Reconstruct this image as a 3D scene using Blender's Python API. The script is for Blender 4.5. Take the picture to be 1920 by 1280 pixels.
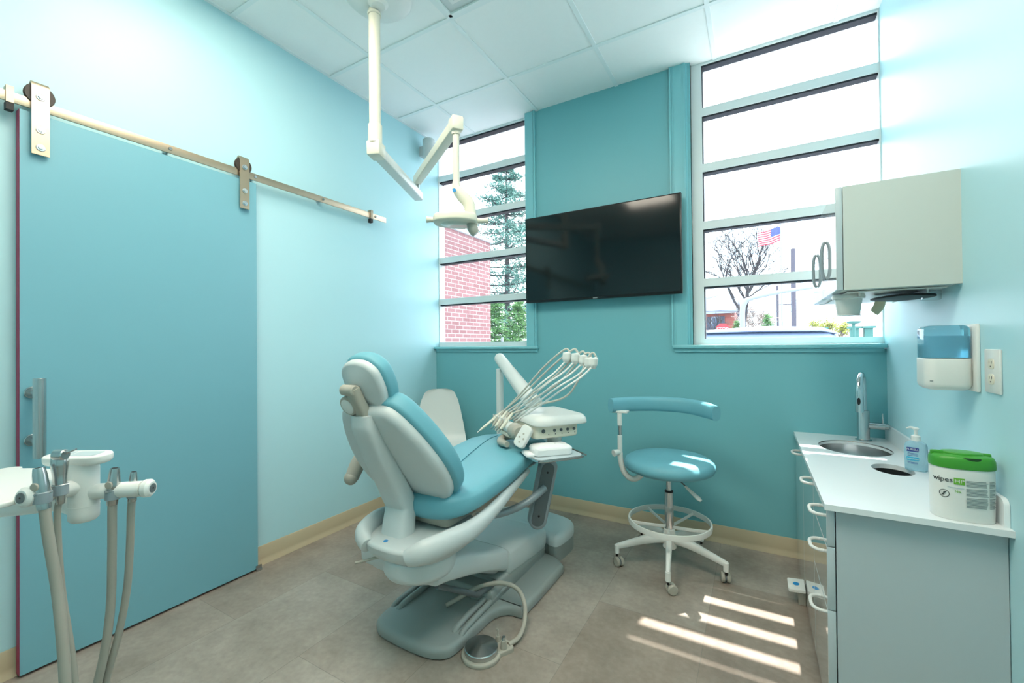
import bpy, bmesh, math, random
from mathutils import Vector, Matrix, Euler
from math import sin, cos, pi, radians

for o in list(bpy.data.objects):
    bpy.data.objects.remove(o, do_unlink=True)
S = bpy.context.scene
COL = S.collection

# ------------------------------------------------------------------ camera
cam_d = bpy.data.cameras.new('camera'); cam = bpy.data.objects.new('camera', cam_d); COL.objects.link(cam)
yaw, pitch, roll = -0.5206, 0.0076, -0.0091
F = Vector((sin(yaw)*cos(pitch), cos(yaw)*cos(pitch), sin(pitch)))
R = Vector((cos(yaw), -sin(yaw), 0)); U = R.cross(F)
R, U = R*cos(roll)+U*sin(roll), -R*sin(roll)+U*cos(roll)
mw = Matrix((R, U, -F)).transposed().to_4x4(); mw.translation = (0, 0, 1.2193)
cam.matrix_world = mw
cam_d.sensor_width = 36; cam_d.lens = 797.99*36/1920; cam_d.clip_start = .05; cam_d.clip_end = 500
S.camera = cam

# ------------------------------------------------------------------ light and colour
S.view_settings.view_transform = 'Standard'
try: S.view_settings.look = 'None'
except Exception: pass
S.view_settings.gamma = 1; S.view_settings.use_curve_mapping = False
S.view_settings.exposure = 1.15
W = bpy.data.worlds.new('sky'); S.world = W; W.use_nodes = True
wn = W.node_tree.nodes; wl = W.node_tree.links
bg = wn['Background']
wc = wn.new('ShaderNodeTexCoord'); wno = wn.new('ShaderNodeTexNoise'); wno.inputs['Scale'].default_value = 2.2; wno.inputs['Detail'].default_value = 5
wr = wn.new('ShaderNodeValToRGB')
wr.color_ramp.elements[0].position = .38; wr.color_ramp.elements[0].color = (.66, .87, 1.0, 1)
wr.color_ramp.elements[1].position = .62; wr.color_ramp.elements[1].color = (.93, .98, 1.0, 1)
wl.new(wc.outputs['Generated'], wno.inputs['Vector']); wl.new(wno.outputs['Fac'], wr.inputs['Fac']); wl.new(wr.outputs['Color'], bg.inputs['Color'])
bg.inputs['Strength'].default_value = 2.7
sun_d = bpy.data.lights.new('sun', 'SUN'); sun = bpy.data.objects.new('sun', sun_d); COL.objects.link(sun)
sun_d.energy = 8; sun_d.angle = radians(.6); sun_d.color = (1, .97, .9)
sun.rotation_euler = Vector((-.17, -1.0, -2.35)).to_track_quat('-Z', 'Y').to_euler()
sun.location = (1, 5, 8)

LW, RW, BW, FW, H = -2.424, .590, 2.897, -1.6, 2.997

# ------------------------------------------------------------------ materials
def s2l(c):
    return tuple((x/12.92 if x <= .04045 else ((x+.055)/1.055)**2.4) for x in c)
def rgb(r, g, b): return s2l((r/255, g/255, b/255))+(1,)
def mat(name, col, rough=.5, metal=0., coat=0., var=.0, vscale=6, bump=0., bscale=80, trans=0., emit=None, es=0, ior=1.45, spec=.5):
    m = bpy.data.materials.new(name); m.use_nodes = True
    N = m.node_tree.nodes; L = m.node_tree.links; p = N['Principled BSDF']
    p.inputs['Base Color'].default_value = rgb(*col); p.inputs['Roughness'].default_value = rough
    p.inputs['Metallic'].default_value = metal; p.inputs['Coat Weight'].default_value = coat
    p.inputs['Transmission Weight'].default_value = trans; p.inputs['IOR'].default_value = ior
    p.inputs['Specular IOR Level'].default_value = spec
    tc = N.new('ShaderNodeTexCoord')
    if var:
        n = N.new('ShaderNodeTexNoise'); n.inputs['Scale'].default_value = vscale; n.inputs['Detail'].default_value = 4
        mx = N.new('ShaderNodeMix'); mx.data_type = 'RGBA'; mx.blend_type = 'MIX'
        c = rgb(*col); mx.inputs[6].default_value = tuple(v*(1-var) for v in c[:3])+(1,); mx.inputs[7].default_value = tuple(min(1, v*(1+var)) for v in c[:3])+(1,)
        L.new(tc.outputs['Object'], n.inputs['Vector']); L.new(n.outputs['Fac'], mx.inputs[0]); L.new(mx.outputs[2], p.inputs['Base Color'])
    if bump:
        n = N.new('ShaderNodeTexNoise'); n.inputs['Scale'].default_value = bscale; n.inputs['Detail'].default_value = 3
        b = N.new('ShaderNodeBump'); b.inputs['Strength'].default_value = bump; b.inputs['Distance'].default_value = .002
        L.new(tc.outputs['Object'], n.inputs['Vector']); L.new(n.outputs['Fac'], b.inputs['Height']); L.new(b.outputs['Normal'], p.inputs['Normal'])
    if emit:
        p.inputs['Emission Color'].default_value = rgb(*emit); p.inputs['Emission Strength'].default_value = es
    return m

def floor_mat():
    m = mat('vinyl_floor', (150, 144, 136), .34, spec=.45); N = m.node_tree.nodes; L = m.node_tree.links; p = N['Principled BSDF']
    tc = N.new('ShaderNodeTexCoord'); mp = N.new('ShaderNodeMapping'); mp.inputs['Location'].default_value = (.12, .2, 0); mp.inputs['Rotation'].default_value = (0, 0, pi/2)
    br = N.new('ShaderNodeTexBrick'); br.inputs['Scale'].default_value = 1; br.inputs['Brick Width'].default_value = .92; br.inputs['Row Height'].default_value = .46
    br.inputs['Mortar Size'].default_value = .0012; br.inputs['Color1'].default_value = rgb(158, 145, 133); br.inputs['Color2'].default_value = rgb(172, 163, 153); br.inputs['Mortar'].default_value = rgb(142, 135, 127)
    br.inputs['Mortar Smooth'].default_value = 0; br.inputs['Bias'].default_value = 0
    L.new(tc.outputs['Object'], mp.inputs[0]); L.new(mp.outputs[0], br.inputs['Vector'])
    n1 = N.new('ShaderNodeTexNoise'); n1.inputs['Scale'].default_value = 3.2; n1.inputs['Detail'].default_value = 8; n1.inputs['Roughness'].default_value = .65
    n2 = N.new('ShaderNodeTexNoise'); n2.inputs['Scale'].default_value = 45; n2.inputs['Detail'].default_value = 5
    L.new(tc.outputs['Object'], n1.inputs['Vector']); L.new(tc.outputs['Object'], n2.inputs['Vector'])
    r = N.new('ShaderNodeValToRGB'); r.color_ramp.elements[0].position = .3; r.color_ramp.elements[0].color = (.62, .60, .58, 1); r.color_ramp.elements[1].position = .72; r.color_ramp.elements[1].color = (1.12, 1.12, 1.12, 1)
    L.new(n1.outputs['Fac'], r.inputs[0])
    r2 = N.new('ShaderNodeValToRGB'); r2.color_ramp.elements[0].position = .3; r2.color_ramp.elements[0].color = (.9, .9, .9, 1); r2.color_ramp.elements[1].position = .7; r2.color_ramp.elements[1].color = (1.06, 1.06, 1.06, 1)
    L.new(n2.outputs['Fac'], r2.inputs[0])
    a = N.new('ShaderNodeMix'); a.data_type = 'RGBA'; a.blend_type = 'MULTIPLY'; a.inputs[0].default_value = 1; L.new(br.outputs['Color'], a.inputs[6]); L.new(r.outputs[0], a.inputs[7])
    b = N.new('ShaderNodeMix'); b.data_type = 'RGBA'; b.blend_type = 'MULTIPLY'; b.inputs[0].default_value = 1; L.new(a.outputs[2], b.inputs[6]); L.new(r2.outputs[0], b.inputs[7])
    L.new(b.outputs[2], p.inputs['Base Color'])
    return m

def brick_mat(name, c1, c2, mo, axis='YZ', w=.21, h=.075):
    m = mat(name, (150, 80, 70), .85); N = m.node_tree.nodes; L = m.node_tree.links; p = N['Principled BSDF']
    tc = N.new('ShaderNodeTexCoord'); sp = N.new('ShaderNodeSeparateXYZ'); cb = N.new('ShaderNodeCombineXYZ')
    L.new(tc.outputs['Object'], sp.inputs[0]); L.new(sp.outputs['Y' if axis == 'YZ' else 'X'], cb.inputs[0]); L.new(sp.outputs['Z'], cb.inputs[1])
    br = N.new('ShaderNodeTexBrick'); br.inputs['Scale'].default_value = 1; br.inputs['Brick Width'].default_value = w; br.inputs['Row Height'].default_value = h
    br.inputs['Mortar Size'].default_value = .006; br.inputs['Color1'].default_value = rgb(*c1); br.inputs['Color2'].default_value = rgb(*c2); br.inputs['Mortar'].default_value = rgb(*mo)
    L.new(cb.outputs[0], br.inputs['Vector']); L.new(br.outputs['Color'], p.inputs['Base Color'])
    return m

def glass_mat(name='window_glass', tint=(1, 1, 1, 1)):
    m = bpy.data.materials.new(name); m.use_nodes = True; N = m.node_tree.nodes; L = m.node_tree.links
    for n in list(N): N.remove(n)
    o = N.new('ShaderNodeOutputMaterial'); t = N.new('ShaderNodeBsdfTransparent'); t.inputs[0].default_value = tint
    g = N.new('ShaderNodeBsdfGlossy'); g.inputs['Roughness'].default_value = .02
    f = N.new('ShaderNodeLayerWeight'); f.inputs[0].default_value = .5; x = N.new('ShaderNodeMixShader')
    pw = N.new('ShaderNodeMath'); pw.operation = 'POWER'; pw.inputs[1].default_value = 5; ma = N.new('ShaderNodeMath'); ma.operation = 'MULTIPLY_ADD'; ma.inputs[1].default_value = .8; ma.inputs[2].default_value = .03
    L.new(f.outputs['Facing'], pw.inputs[0]); L.new(pw.outputs[0], ma.inputs[0])
    L.new(ma.outputs[0], x.inputs[0]); L.new(t.outputs[0], x.inputs[1]); L.new(g.outputs[0], x.inputs[2]); L.new(x.outputs[0], o.inputs[0])
    return m

mt = {}
mt['accent'] = mat('aqua_accent_paint', (118, 184, 192), .42, bump=.05, bscale=300, var=.015, vscale=2)
mt['pale'] = mat('pale_aqua_paint', (184, 226, 234), .42, bump=.05, bscale=300, var=.01, vscale=2)
mt['door'] = mat('aqua_door_laminate', (122, 178, 192), .35, var=.015, vscale=3)
mt['doorend'] = mat('magenta_door_edge', (170, 40, 85), .5)
mt['trim'] = mat('aqua_trim_paint', (132, 198, 206), .3)
mt['ceil'] = mat('ceiling_tile', (246, 248, 247), .9, bump=.15, bscale=220, var=.01, vscale=30)
mt['tbar'] = mat('ceiling_grid_white', (236, 243, 243), .5)
mt['floor'] = floor_mat()
mt['base'] = mat('beige_cove_base', (196, 180, 150), .45, var=.02)
mt['frame'] = mat('window_aluminium', (232, 238, 238), .4)
mt['gasket'] = mat('dark_gasket', (35, 40, 48), .6)
mt['glass'] = glass_mat()
mt['nickel'] = mat('brushed_nickel', (184, 168, 146), .4, metal=1, bump=.05, bscale=400)
mt['steel'] = mat('stainless_steel', (190, 192, 192), .25, metal=1)
mt['chrome'] = mat('chrome', (215, 218, 220), .12, metal=1)
mt['black'] = mat('black_rubber', (26, 26, 28), .55)
mt['darkwheel'] = mat('dark_wheel', (62, 54, 48), .5)
mt['screen'] = mat('tv_screen', (4, 14, 17), .09, coat=.0, spec=.6)
mt['tvframe'] = mat('tv_bezel', (14, 15, 17), .3)
mt['white'] = mat('white_plastic', (226, 228, 224), .35, var=.01)
mt['cream'] = mat('cream_plastic', (226, 222, 205), .35)
mt['shell'] = mat('light_grey_shell', (205, 212, 212), .38, var=.01)
mt['vinyl'] = mat('aqua_vinyl', (108, 172, 186), .5, bump=.12, bscale=500, var=.03, vscale=5)
mt['seam'] = mat('dark_aqua_seam', (40, 130, 148), .6)
mt['greige'] = mat('greige_plastic', (176, 172, 160), .45)
mt['greyplate'] = mat('grey_base_plastic', (150, 158, 155), .38)
mt['greymetal'] = mat('grey_painted_metal', (150, 162, 168), .35, metal=.2)
mt['darkgrey'] = mat('dark_grey_panel', (96, 106, 110), .4)
mt['hose'] = mat('grey_hose', (158, 156, 146), .5)
mt['hosel'] = mat('light_hose', (200, 198, 188), .45)
mt['lam'] = mat('grey_laminate', (186, 199, 203), .3, var=.01)
mt['lamfront'] = mat('glossy_white_laminate', (214, 220, 220), .06, coat=1.0, spec=.9)
mt['solid'] = mat('white_solid_surface', (228, 234, 236), .28, var=.01)
mt['sinkdark'] = mat('dark_hole', (38, 44, 46), .5)
mt['green'] = mat('green_lid', (64, 150, 50), .35)
mt['labelgreen'] = mat('label_green', (110, 180, 60), .5)
mt['ink'] = mat('dark_ink', (50, 58, 60), .6)
mt['inkgrey'] = mat('grey_ink', (140, 150, 150), .6)
mt['navy'] = mat('navy_ink', (40, 60, 140), .5)
mt['cyan'] = mat('cyan_ink', (60, 180, 215), .5)
mt['gel'] = mat('clear_gel', (190, 228, 240), .12, trans=.75, ior=1.2)
mt['tank'] = mat('blue_clear_tank', (170, 222, 240), .05, trans=.8, ior=1.25)
mt['blue'] = mat('blue_badge', (40, 140, 205), .4)
mt['lamp'] = mat('troffer_diffuser', (255, 250, 240), .5, emit=(255, 244, 226), es=6)
mt['paper'] = mat('tray_cover_paper', (236, 238, 238), .7, bump=.6, bscale=18)
mt['beigep'] = mat('beige_tissue', (214, 204, 172), .8)
mt['clear'] = glass_mat('clear_acrylic', (.93, .96, .96, 1))
mt['brick'] = brick_mat('red_brick', (124, 82, 84), (136, 94, 96), (165, 150, 148), w=.2, h=.067)
mt['brickh'] = brick_mat('house_brick', (128, 66, 62), (140, 80, 74), (140, 118, 112), axis='XZ', w=.6, h=.25)
mt['roof'] = mat('grey_shingles', (84, 98, 122), .9, var=.15, vscale=3)
mt['asphalt'] = mat('asphalt', (130, 132, 140), .9, var=.05, vscale=1)
mt['bark'] = mat('grey_bark', (58, 54, 58), .9, var=.2, vscale=10)
mt['pine'] = mat('pine_needles', (72, 112, 104), .8, var=.35, vscale=3)
mt['ever'] = mat('evergreen_leaves', (76, 118, 66), .8, var=.35, vscale=3)
mt['ygreen'] = mat('spring_leaves', (140, 146, 70), .8, var=.2, vscale=3)
mt['twig'] = mat('pale_twigs', (128, 116, 112), .9, var=.2, vscale=3)
mt['wood'] = mat('utility_pole_wood', (84, 82, 94), .9)
mt['carpaint'] = mat('pale_blue_car_paint', (160, 172, 196), .25, coat=.6)
mt['carglass'] = mat('car_glass', (70, 90, 120), .1)
mt['carwin'] = mat('pale_car_glass', (128, 144, 172), .1)
mt['teal'] = mat('dark_green_paint', (60, 110, 105), .5)
mt['red'] = mat('sign_red', (215, 50, 60), .5)
mt['flagred'] = mat('flag_red', (170, 45, 66), .7)
mt['flagwhite'] = mat('flag_white', (180, 180, 190), .7)
mt['flagblue'] = mat('flag_blue', (50, 66, 130), .7)
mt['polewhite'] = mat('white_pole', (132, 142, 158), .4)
mt['shutter'] = mat('dark_shutter', (60, 66, 84), .6)
mt['wall_out'] = mat('plain_beige', (200, 190, 170), .9)

# ------------------------------------------------------------------ geometry builder
def catmull(pts, k=6, closed=False):
    pts = [Vector(p) for p in pts]; n = len(pts)
    if n < 3: return pts
    out = []
    rng = range(n) if closed else range(n-1)
    for i in rng:
        if closed: a, b, c, d = pts[i-1], pts[i], pts[(i+1) % n], pts[(i+2) % n]
        else: a, b, c, d = pts[max(i-1, 0)], pts[i], pts[i+1], pts[min(i+2, n-1)]
        for j in range(k):
            t = j/k
            out.append(.5*((2*b)+(c-a)*t+(2*a-5*b+4*c-d)*t*t+(-a+3*b-3*c+d)*t**3))
    if not closed: out.append(pts[-1])
    return out
def lerps(vals, n):
    m = len(vals)-1; r = []
    for i in range(n):
        t = i/(n-1)*m; k = min(int(t), m-1); r.append(vals[k]+(vals[k+1]-vals[k])*(t-k))
    return r
def rrect(w, h, r, n=5, cx=0, cy=0):
    r = min(r, w/2-1e-5, h/2-1e-5); p = []
    for (sx, sy, a0) in ((1, 1, 0), (-1, 1, 90), (-1, -1, 180), (1, -1, 270)):
        for i in range(n+1):
            a = radians(a0+90*i/n); p.append((cx+sx*(w/2-r)+r*cos(a), cy+sy*(h/2-r)+r*sin(a)))
    return p
def ell(a, b, n=32, cx=0, cy=0, e=1.0):
    p = []
    for i in range(n):
        t = 2*pi*i/n; c, s = cos(t), sin(t)
        p.append((cx+a*math.copysign(abs(c)**e, c), cy+b*math.copysign(abs(s)**e, s)))
    return p
def smooth_poly(pts, k=5):
    return [(v.x, v.y) for v in catmull([(p[0], p[1], 0) for p in pts], k, True)]
def area(p): return sum(p[i][0]*p[(i+1) % len(p)][1]-p[(i+1) % len(p)][0]*p[i][1] for i in range(len(p)))/2
def offs(p, d):
    n = len(p); out = []
    for i in range(n):
        a, b, c = Vector(p[i-1]), Vector(p[i]), Vector(p[(i+1) % n])
        e1 = (b-a); e2 = (c-b)
        if e1.length < 1e-9: e1 = e2
        if e2.length < 1e-9: e2 = e1
        e1 = e1.normalized(); e2 = e2.normalized()
        nn = Vector((-(e1.y+e2.y), e1.x+e2.x))
        if nn.length < 1e-6: nn = Vector((-e1.y, e1.x))
        nn.normalize(); k = max(.6, nn.dot(Vector((-e1.y, e1.x))))
        out.append((b.x+nn.x*d/k, b.y+nn.y*d/k))
    return out
def frame(p, z, x=None):
    z = Vector(z).normalized()
    if x is None: x = Vector((1, 0, 0)) if abs(z.x) < .9 else Vector((0, 1, 0))
    x = Vector(x); x = (x-z*x.dot(z)).normalized(); y = z.cross(x)
    m = Matrix((x, y, z)).transposed().to_4x4(); m.translation = Vector(p); return m
def rz(a, p=(0, 0, 0)):
    m = Matrix.Rotation(a, 4, 'Z'); m.translation = Vector(p); return m

class G:
    def __init__(s): s.b = bmesh.new(); s.mi = 0; s.mats = []
    def use(s, m):
        if m not in s.mats: s.mats.append(m)
        s.mi = s.mats.index(m); return s
    def face(s, vs):
        try:
            f = s.b.faces.new(vs); f.material_index = s.mi; return f
        except ValueError: return None
    def rings(s, rs, cap0=True, cap1=True, closed=True, M=None, loop=False):
        V = []
        for r in rs:
            V.append([s.b.verts.new((M @ Vector(p)) if M else Vector(p)) for p in r])
        n = len(V[0]); m = len(V)
        for i in range(m if loop else m-1):
            A, B = V[i], V[(i+1) % m]
            for j in range(n if closed else n-1):
                s.face((A[j], A[(j+1) % n], B[(j+1) % n], B[j]))
        if not loop and closed:
            if cap0: s.face(list(reversed(V[0])))
            if cap1: s.face(V[-1])
        return s
    def box(s, c, d, M=None, bev=0):
        x, y, z = d[0]/2, d[1]/2, d[2]/2
        if bev > 0:
            bev = min(bev, x*.95, y*.95, z*.95)
            return s.slab(rrect(d[0], d[1], bev, 2), -z, z, bev, bev, M=(M or Matrix.Identity(4)) @ Matrix.Translation(c), n=2)
        T = (M or Matrix.Identity(4)) @ Matrix.Translation(c)
        return s.rings([[(-x, -y, -z), (x, -y, -z), (x, y, -z), (-x, y, -z)], [(-x, -y, z), (x, -y, z), (x, y, z), (-x, y, z)]], M=T)
    def b2(s, a, b, bev=0):
        a = Vector(a); b = Vector(b); lo = Vector([min(a[i], b[i]) for i in range(3)]); hi = Vector([max(a[i], b[i]) for i in range(3)])
        return s.box((lo+hi)/2, hi-lo, bev=bev)
    def slab(s, o, z0, z1, r0=0, r1=0, M=None, n=4, dome=0, domeb=0):
        if area(o) < 0: o = list(reversed(o))
        rs = []
        cx = sum(p[0] for p in o)/len(o); cy = sum(p[1] for p in o)/len(o)
        sc = lambda q, k, z: [(cx+(a-cx)*k, cy+(b-cy)*k, z) for a, b in q]
        if r0:
            inn = offs(o, r0)
            if domeb:
                for k in (.25, .5, .75): rs.append(sc(inn, k, z0-domeb*(1-k*k)))
            for i in range(n):
                a = pi/2*i/n; q = offs(o, r0*(1-sin(a))); rs.append([(x, y, z0+r0*(1-cos(a))) for x, y in q])
        rs.append([(x, y, z0+r0) for x, y in o])
        rs.append([(x, y, z1-r1) for x, y in o])
        if r1:
            for i in range(1, n+1):
                a = pi/2*i/n; q = offs(o, r1*(1-cos(a))); rs.append([(x, y, z1-r1+r1*sin(a)) for x, y in q])
            if dome:
                inn = offs(o, r1)
                for k in (.75, .5, .25): rs.append(sc(inn, k, z1+dome*(1-k*k)))
        return s.rings(rs, M=M)
    def cyl(s, p0, p1, r0, r1=None, n=20, bev=0):
        r1 = r0 if r1 is None else r1
        p0, p1 = Vector(p0), Vector(p1); L = (p1-p0).length; M = frame(p0, p1-p0)
        pr = [(r0-bev, 0), (r0, bev), (r1, L-bev), (r1-bev, L)] if bev else [(r0, 0), (r1, L)]
        return s.lathe(pr, M, n)
    def lathe(s, prof, M=None, n=24, cap0=True, cap1=True):
        return s.rings([[(r*cos(2*pi*i/n), r*sin(2*pi*i/n), z) for i in range(n)] for r, z in prof], cap0, cap1, M=M)
    def tube(s, pts, r, n=10, k=6, closed=False, sq=(1, 1), up=None, smooth=True, e=1.0):
        P = catmull(pts, k, closed) if smooth else [Vector(p) for p in pts]
        rr = lerps(r, len(P)) if isinstance(r, (list, tuple)) else [r]*len(P)
        rs = []; X = None
        for i, p in enumerate(P):
            if closed: t = (P[(i+1) % len(P)]-P[i-1])
            else: t = P[min(i+1, len(P)-1)]-P[max(i-1, 0)]
            if t.length < 1e-9: t = Vector((0, 0, 1))
            t.normalize()
            if up is not None: X = Vector(up)
            elif X is None: X = Vector((0, 0, 1)) if abs(t.z) < .9 else Vector((1, 0, 0))
            X = X-t*X.dot(t)
            if X.length < 1e-6: X = t.orthogonal()
            X.normalize(); Y = t.cross(X)
            ring = []
            for j in range(n):
                a = 2*pi*j/n; c, d = cos(a), sin(a)
                c = math.copysign(abs(c)**e, c); d = math.copysign(abs(d)**e, d)
                ring.append(p+X*(c*rr[i]*sq[0])+Y*(d*rr[i]*sq[1]))
            rs.append(ring)
        return s.rings(rs, loop=closed)
    def sphere(s, c, r, n=16, sc=(1, 1, 1)):
        pr = [(max(r*sin(pi*i/n), 1e-4), -r*cos(pi*i/n)) for i in range(n+1)]
        return s.lathe(pr, Matrix.Translation(c) @ Matrix.Diagonal((*sc, 1)), n*2)
    def obj(s, name, m=None, parent=None, angle=38, label=None):
        me = bpy.data.meshes.new(name)
        bmesh.ops.recalc_face_normals(s.b, faces=s.b.faces[:])
        th = radians(angle)
        for f in s.b.faces: f.smooth = True
        for e in s.b.edges:
            if len(e.link_faces) == 2 and e.calc_face_angle(0) > th: e.smooth = False
        s.b.to_mesh(me); s.b.free()
        if s.mats:
            for q in s.mats: me.materials.append(q)
        else: me.materials.append(m)
        o = bpy.data.objects.new(name, me); COL.objects.link(o)
        if parent is not None:
            pl = parent
            Mp = Matrix.Identity(4)
            while pl is not None:
                Mp = Matrix.Translation(pl.location) @ pl.rotation_euler.to_matrix().to_4x4() @ Mp; pl = pl.parent
            me.transform(Mp.inverted()); o.parent = parent
        if label: o['label'] = label
        return o

def tag(o, label, cat, group=None, kind=None):
    if label: o['label'] = label
    if cat: o['category'] = cat
    if group: o['group'] = group
    if kind: o['kind'] = kind
    return o
def thing(name, label, cat, loc=(0, 0, 0), group=None, kind=None, rot=0):
    o = bpy.data.objects.new(name, None); COL.objects.link(o); o.location = loc; o.rotation_euler = (0, 0, rot); o.empty_display_size = .05
    return tag(o, label, cat, group, kind)
def struct(g, name, m, label=None):
    return tag(g.obj(name, m), label, None, None, 'structure')
def text(s, M, size, depth=.0004, mapf=None):
    cu = bpy.data.curves.new('lettering', 'FONT'); cu.body = s; cu.size = size; cu.extrude = depth; cu.align_x = 'CENTER'; cu.align_y = 'CENTER'
    o = bpy.data.objects.new('lettering', cu); me = bpy.data.meshes.new_from_object(o)
    bpy.data.objects.remove(o); 
    return me

# ------------------------------------------------------------------ room shell
g = G(); g.b2((LW-.1, FW-.1, -.1), (RW+.1, BW+.2, 0)); struct(g, 'floor', mt['floor'], 'grey brown stone look vinyl tile floor')
g = G(); g.b2((LW-.1, FW-.1, H), (RW+.1, BW+.16, H+.1))
ceil = struct(g, 'ceiling', mt['ceil'], 'white suspended tile ceiling')
g = G()
gx0, gy0, cs = -2.642, 2.446, .6096
for i in range(1, 6): g.b2((gx0+i*cs-.012, FW, H-.006), (gx0+i*cs+.012, BW+.1, H+.002))
for j in range(0, 7): g.b2((LW, gy0-j*cs-.012, H-.0065), (RW, gy0-j*cs+.012, H+.002))
g.b2((LW, FW, H-.006), (LW+.02, BW, H+.002)); g.b2((RW-.02, FW, H-.006), (RW, BW, H+.002))
g.obj('ceiling_grid', mt['tbar'], ceil)
g = G(); g.b2((LW-.12, FW-.1, 0), (LW, BW+.1, H)); struct(g, 'wall_left', mt['pale'], 'pale aqua painted left wall')
g = G(); g.b2((RW, FW-.1, 0), (RW+.12, BW+.1, H)); struct(g, 'wall_right', mt['pale'], 'pale aqua painted right wall')
g = G(); g.b2((LW-.1, FW-.12, 0), (RW+.1, FW, H)); struct(g, 'wall_front', mt['pale'])
g = G()
g.b2((LW-.1, BW, 0), (RW+.1, BW+.2, 1.18)); g.b2((-1.524, BW, 1.18), (-.345, BW+.2, H))
struct(g, 'wall_back', mt['accent'], 'aqua accent back wall with two tall windows')
def baseboard(name, a, b, nrm):
    a = Vector(a); b = Vector(b); n = Vector(nrm); g = G()
    pr = [(0, .0), (.016, .0), (.014, .008), (.006, .02), (.004, .035), (.004, .1), (.002, .104), (0, .104)]
    g.rings([[p+n*x+Vector((0, 0, z)) for x, z in pr] for p in (a, b)]); return struct(g, name, mt['base'], 'beige vinyl cove baseboard')
baseboard('baseboard_left', (LW, FW, 0), (LW, BW, 0), (1, 0, 0))
baseboard('baseboard_back', (LW, BW, 0), (RW, BW, 0), (0, -1, 0))
baseboard('baseboard_right', (RW, FW, 0), (RW, 1.66, 0), (-1, 0, 0))
baseboard('baseboard_front', (LW, FW, 0), (RW, FW, 0), (0, 1, 0))

# ------------------------------------------------------------------ windows
def window(n, x0, x1, lab):
    w = thing('window_%d' % n, lab, None, (x0, BW, 1.2), kind='structure')
    zb = [1.6, 1.963, 2.328, 2.684]; y0, y1 = 2.94, 3.015; top = H-.012
    g = G()
    g.b2((x0, y0, 1.2), (x1, y1, 1.245)); 
    g.b2((x0, y0, top), (x1, y1, H))
    if n == 2: g.b2((x0, y0, 1.245), (x0+.062, y1, top))
    else: g.b2((x1-.03, y0, 1.245), (x1, y1, top))
    if n == 1: g.b2((x0, y0, 1.245), (x0+.006, y1, top))
    else: g.b2((x1-.006, y0, 1.245), (x1, y1, top))
    g.obj('window_frame', mt['frame'], w)
    xa, xb = (x0+.062, x1-.006) if n == 2 else (x0+.006, x1-.03)
    for z in zb:
        g = G(); g.b2((xa, y0+.001, z-.024), (xb, y1+.005, z+.026)); mu = g.obj('mullion', mt['frame'], w)
        g = G(); g.b2((xa, y0+.012, z-.034), (xb, y1-.01, z-.024)); g.obj('gasket', mt['gasket'], mu)
    g = G(); g.b2((xa, y0+.012, top-.012), (xb, y1-.01, top)); g.obj('gasket', mt['gasket'], w)
    if n == 2:
        g = G(); g.b2((x0+.062, y0+.015, 1.245), (x0+.068, y1-.01, top)); g.obj('gasket', mt['gasket'], w)
    zs = [1.245]+zb+[top]
    for i in range(5):
        g = G(); g.b2((x0+.002, 2.978, zs[i]), (x1-.002, 2.982, zs[i+1])); g.obj('pane', mt['glass'], w)
    return w
window(1, LW, -1.524, 'tall left window beside the left wall, five stacked panes')
window(2, -.345, RW, 'tall right window beside the right wall, five stacked panes')
def casing(name, x0, x1, flip):
    g = G(); f = -1 if flip else 1
    a, b = (x1, x0) if flip else (x0, x1)
    y = BW
    g.b2((x0, y-.012, 1.2), (x1, y, H-.001))
    g.b2((a, y-.02, 1.2), (a+f*.012, y, H-.001), )
    g.b2((a+f*.018, y-.016, 1.2), (a+f*.024, y, H-.001))
    return struct(g, name, mt['trim'], 'aqua painted window casing board')
casing('trim_1', -1.524, -1.436, True)
g = G()
g.b2((-.468, BW-.014, 1.2), (-.378, BW, H-.001)); g.b2((-.468, BW-.022, 1.2), (-.458, BW, H-.001)); g.b2((-.45, BW-.018, 1.2), (-.444, BW, H-.001))
g.b2((-.384, BW-.02, 1.2), (-.372, BW+.01, H-.001)); g.b2((-.372, BW-.008, 1.2), (-.36, BW+.03, H-.001)); g.b2((-.36, BW+.006, 1.2), (-.345, BW+.05, H-.001))
struct(g, 'trim_2', mt['trim'], 'aqua moulded casing on the left of the right window')
def sill(name, x0, x1, lab):
    g = G(); g.box(((x0+x1)/2, BW+.012, 1.197), (x1-x0, .095, .022), bev=.006); g.b2((x0+.01, BW-.014, 1.165), (x1-.01, BW, 1.19)); struct(g, name, mt['trim'], lab)
sill('trim_3', LW+.001, -1.425, 'aqua sill board under the left window')
sill('trim_4', -.462, RW-.001, 'aqua sill board under the right window')

g = G(); g.b2((LW-3, BW+.2, 3.25), (-1.0, 4.0, 3.35)); struct(g, 'added_eave', mt['frame'], 'unseen eave added outside above the left window to block the sun')  # invented eave out of view, keeps direct sun out of the left window
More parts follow.
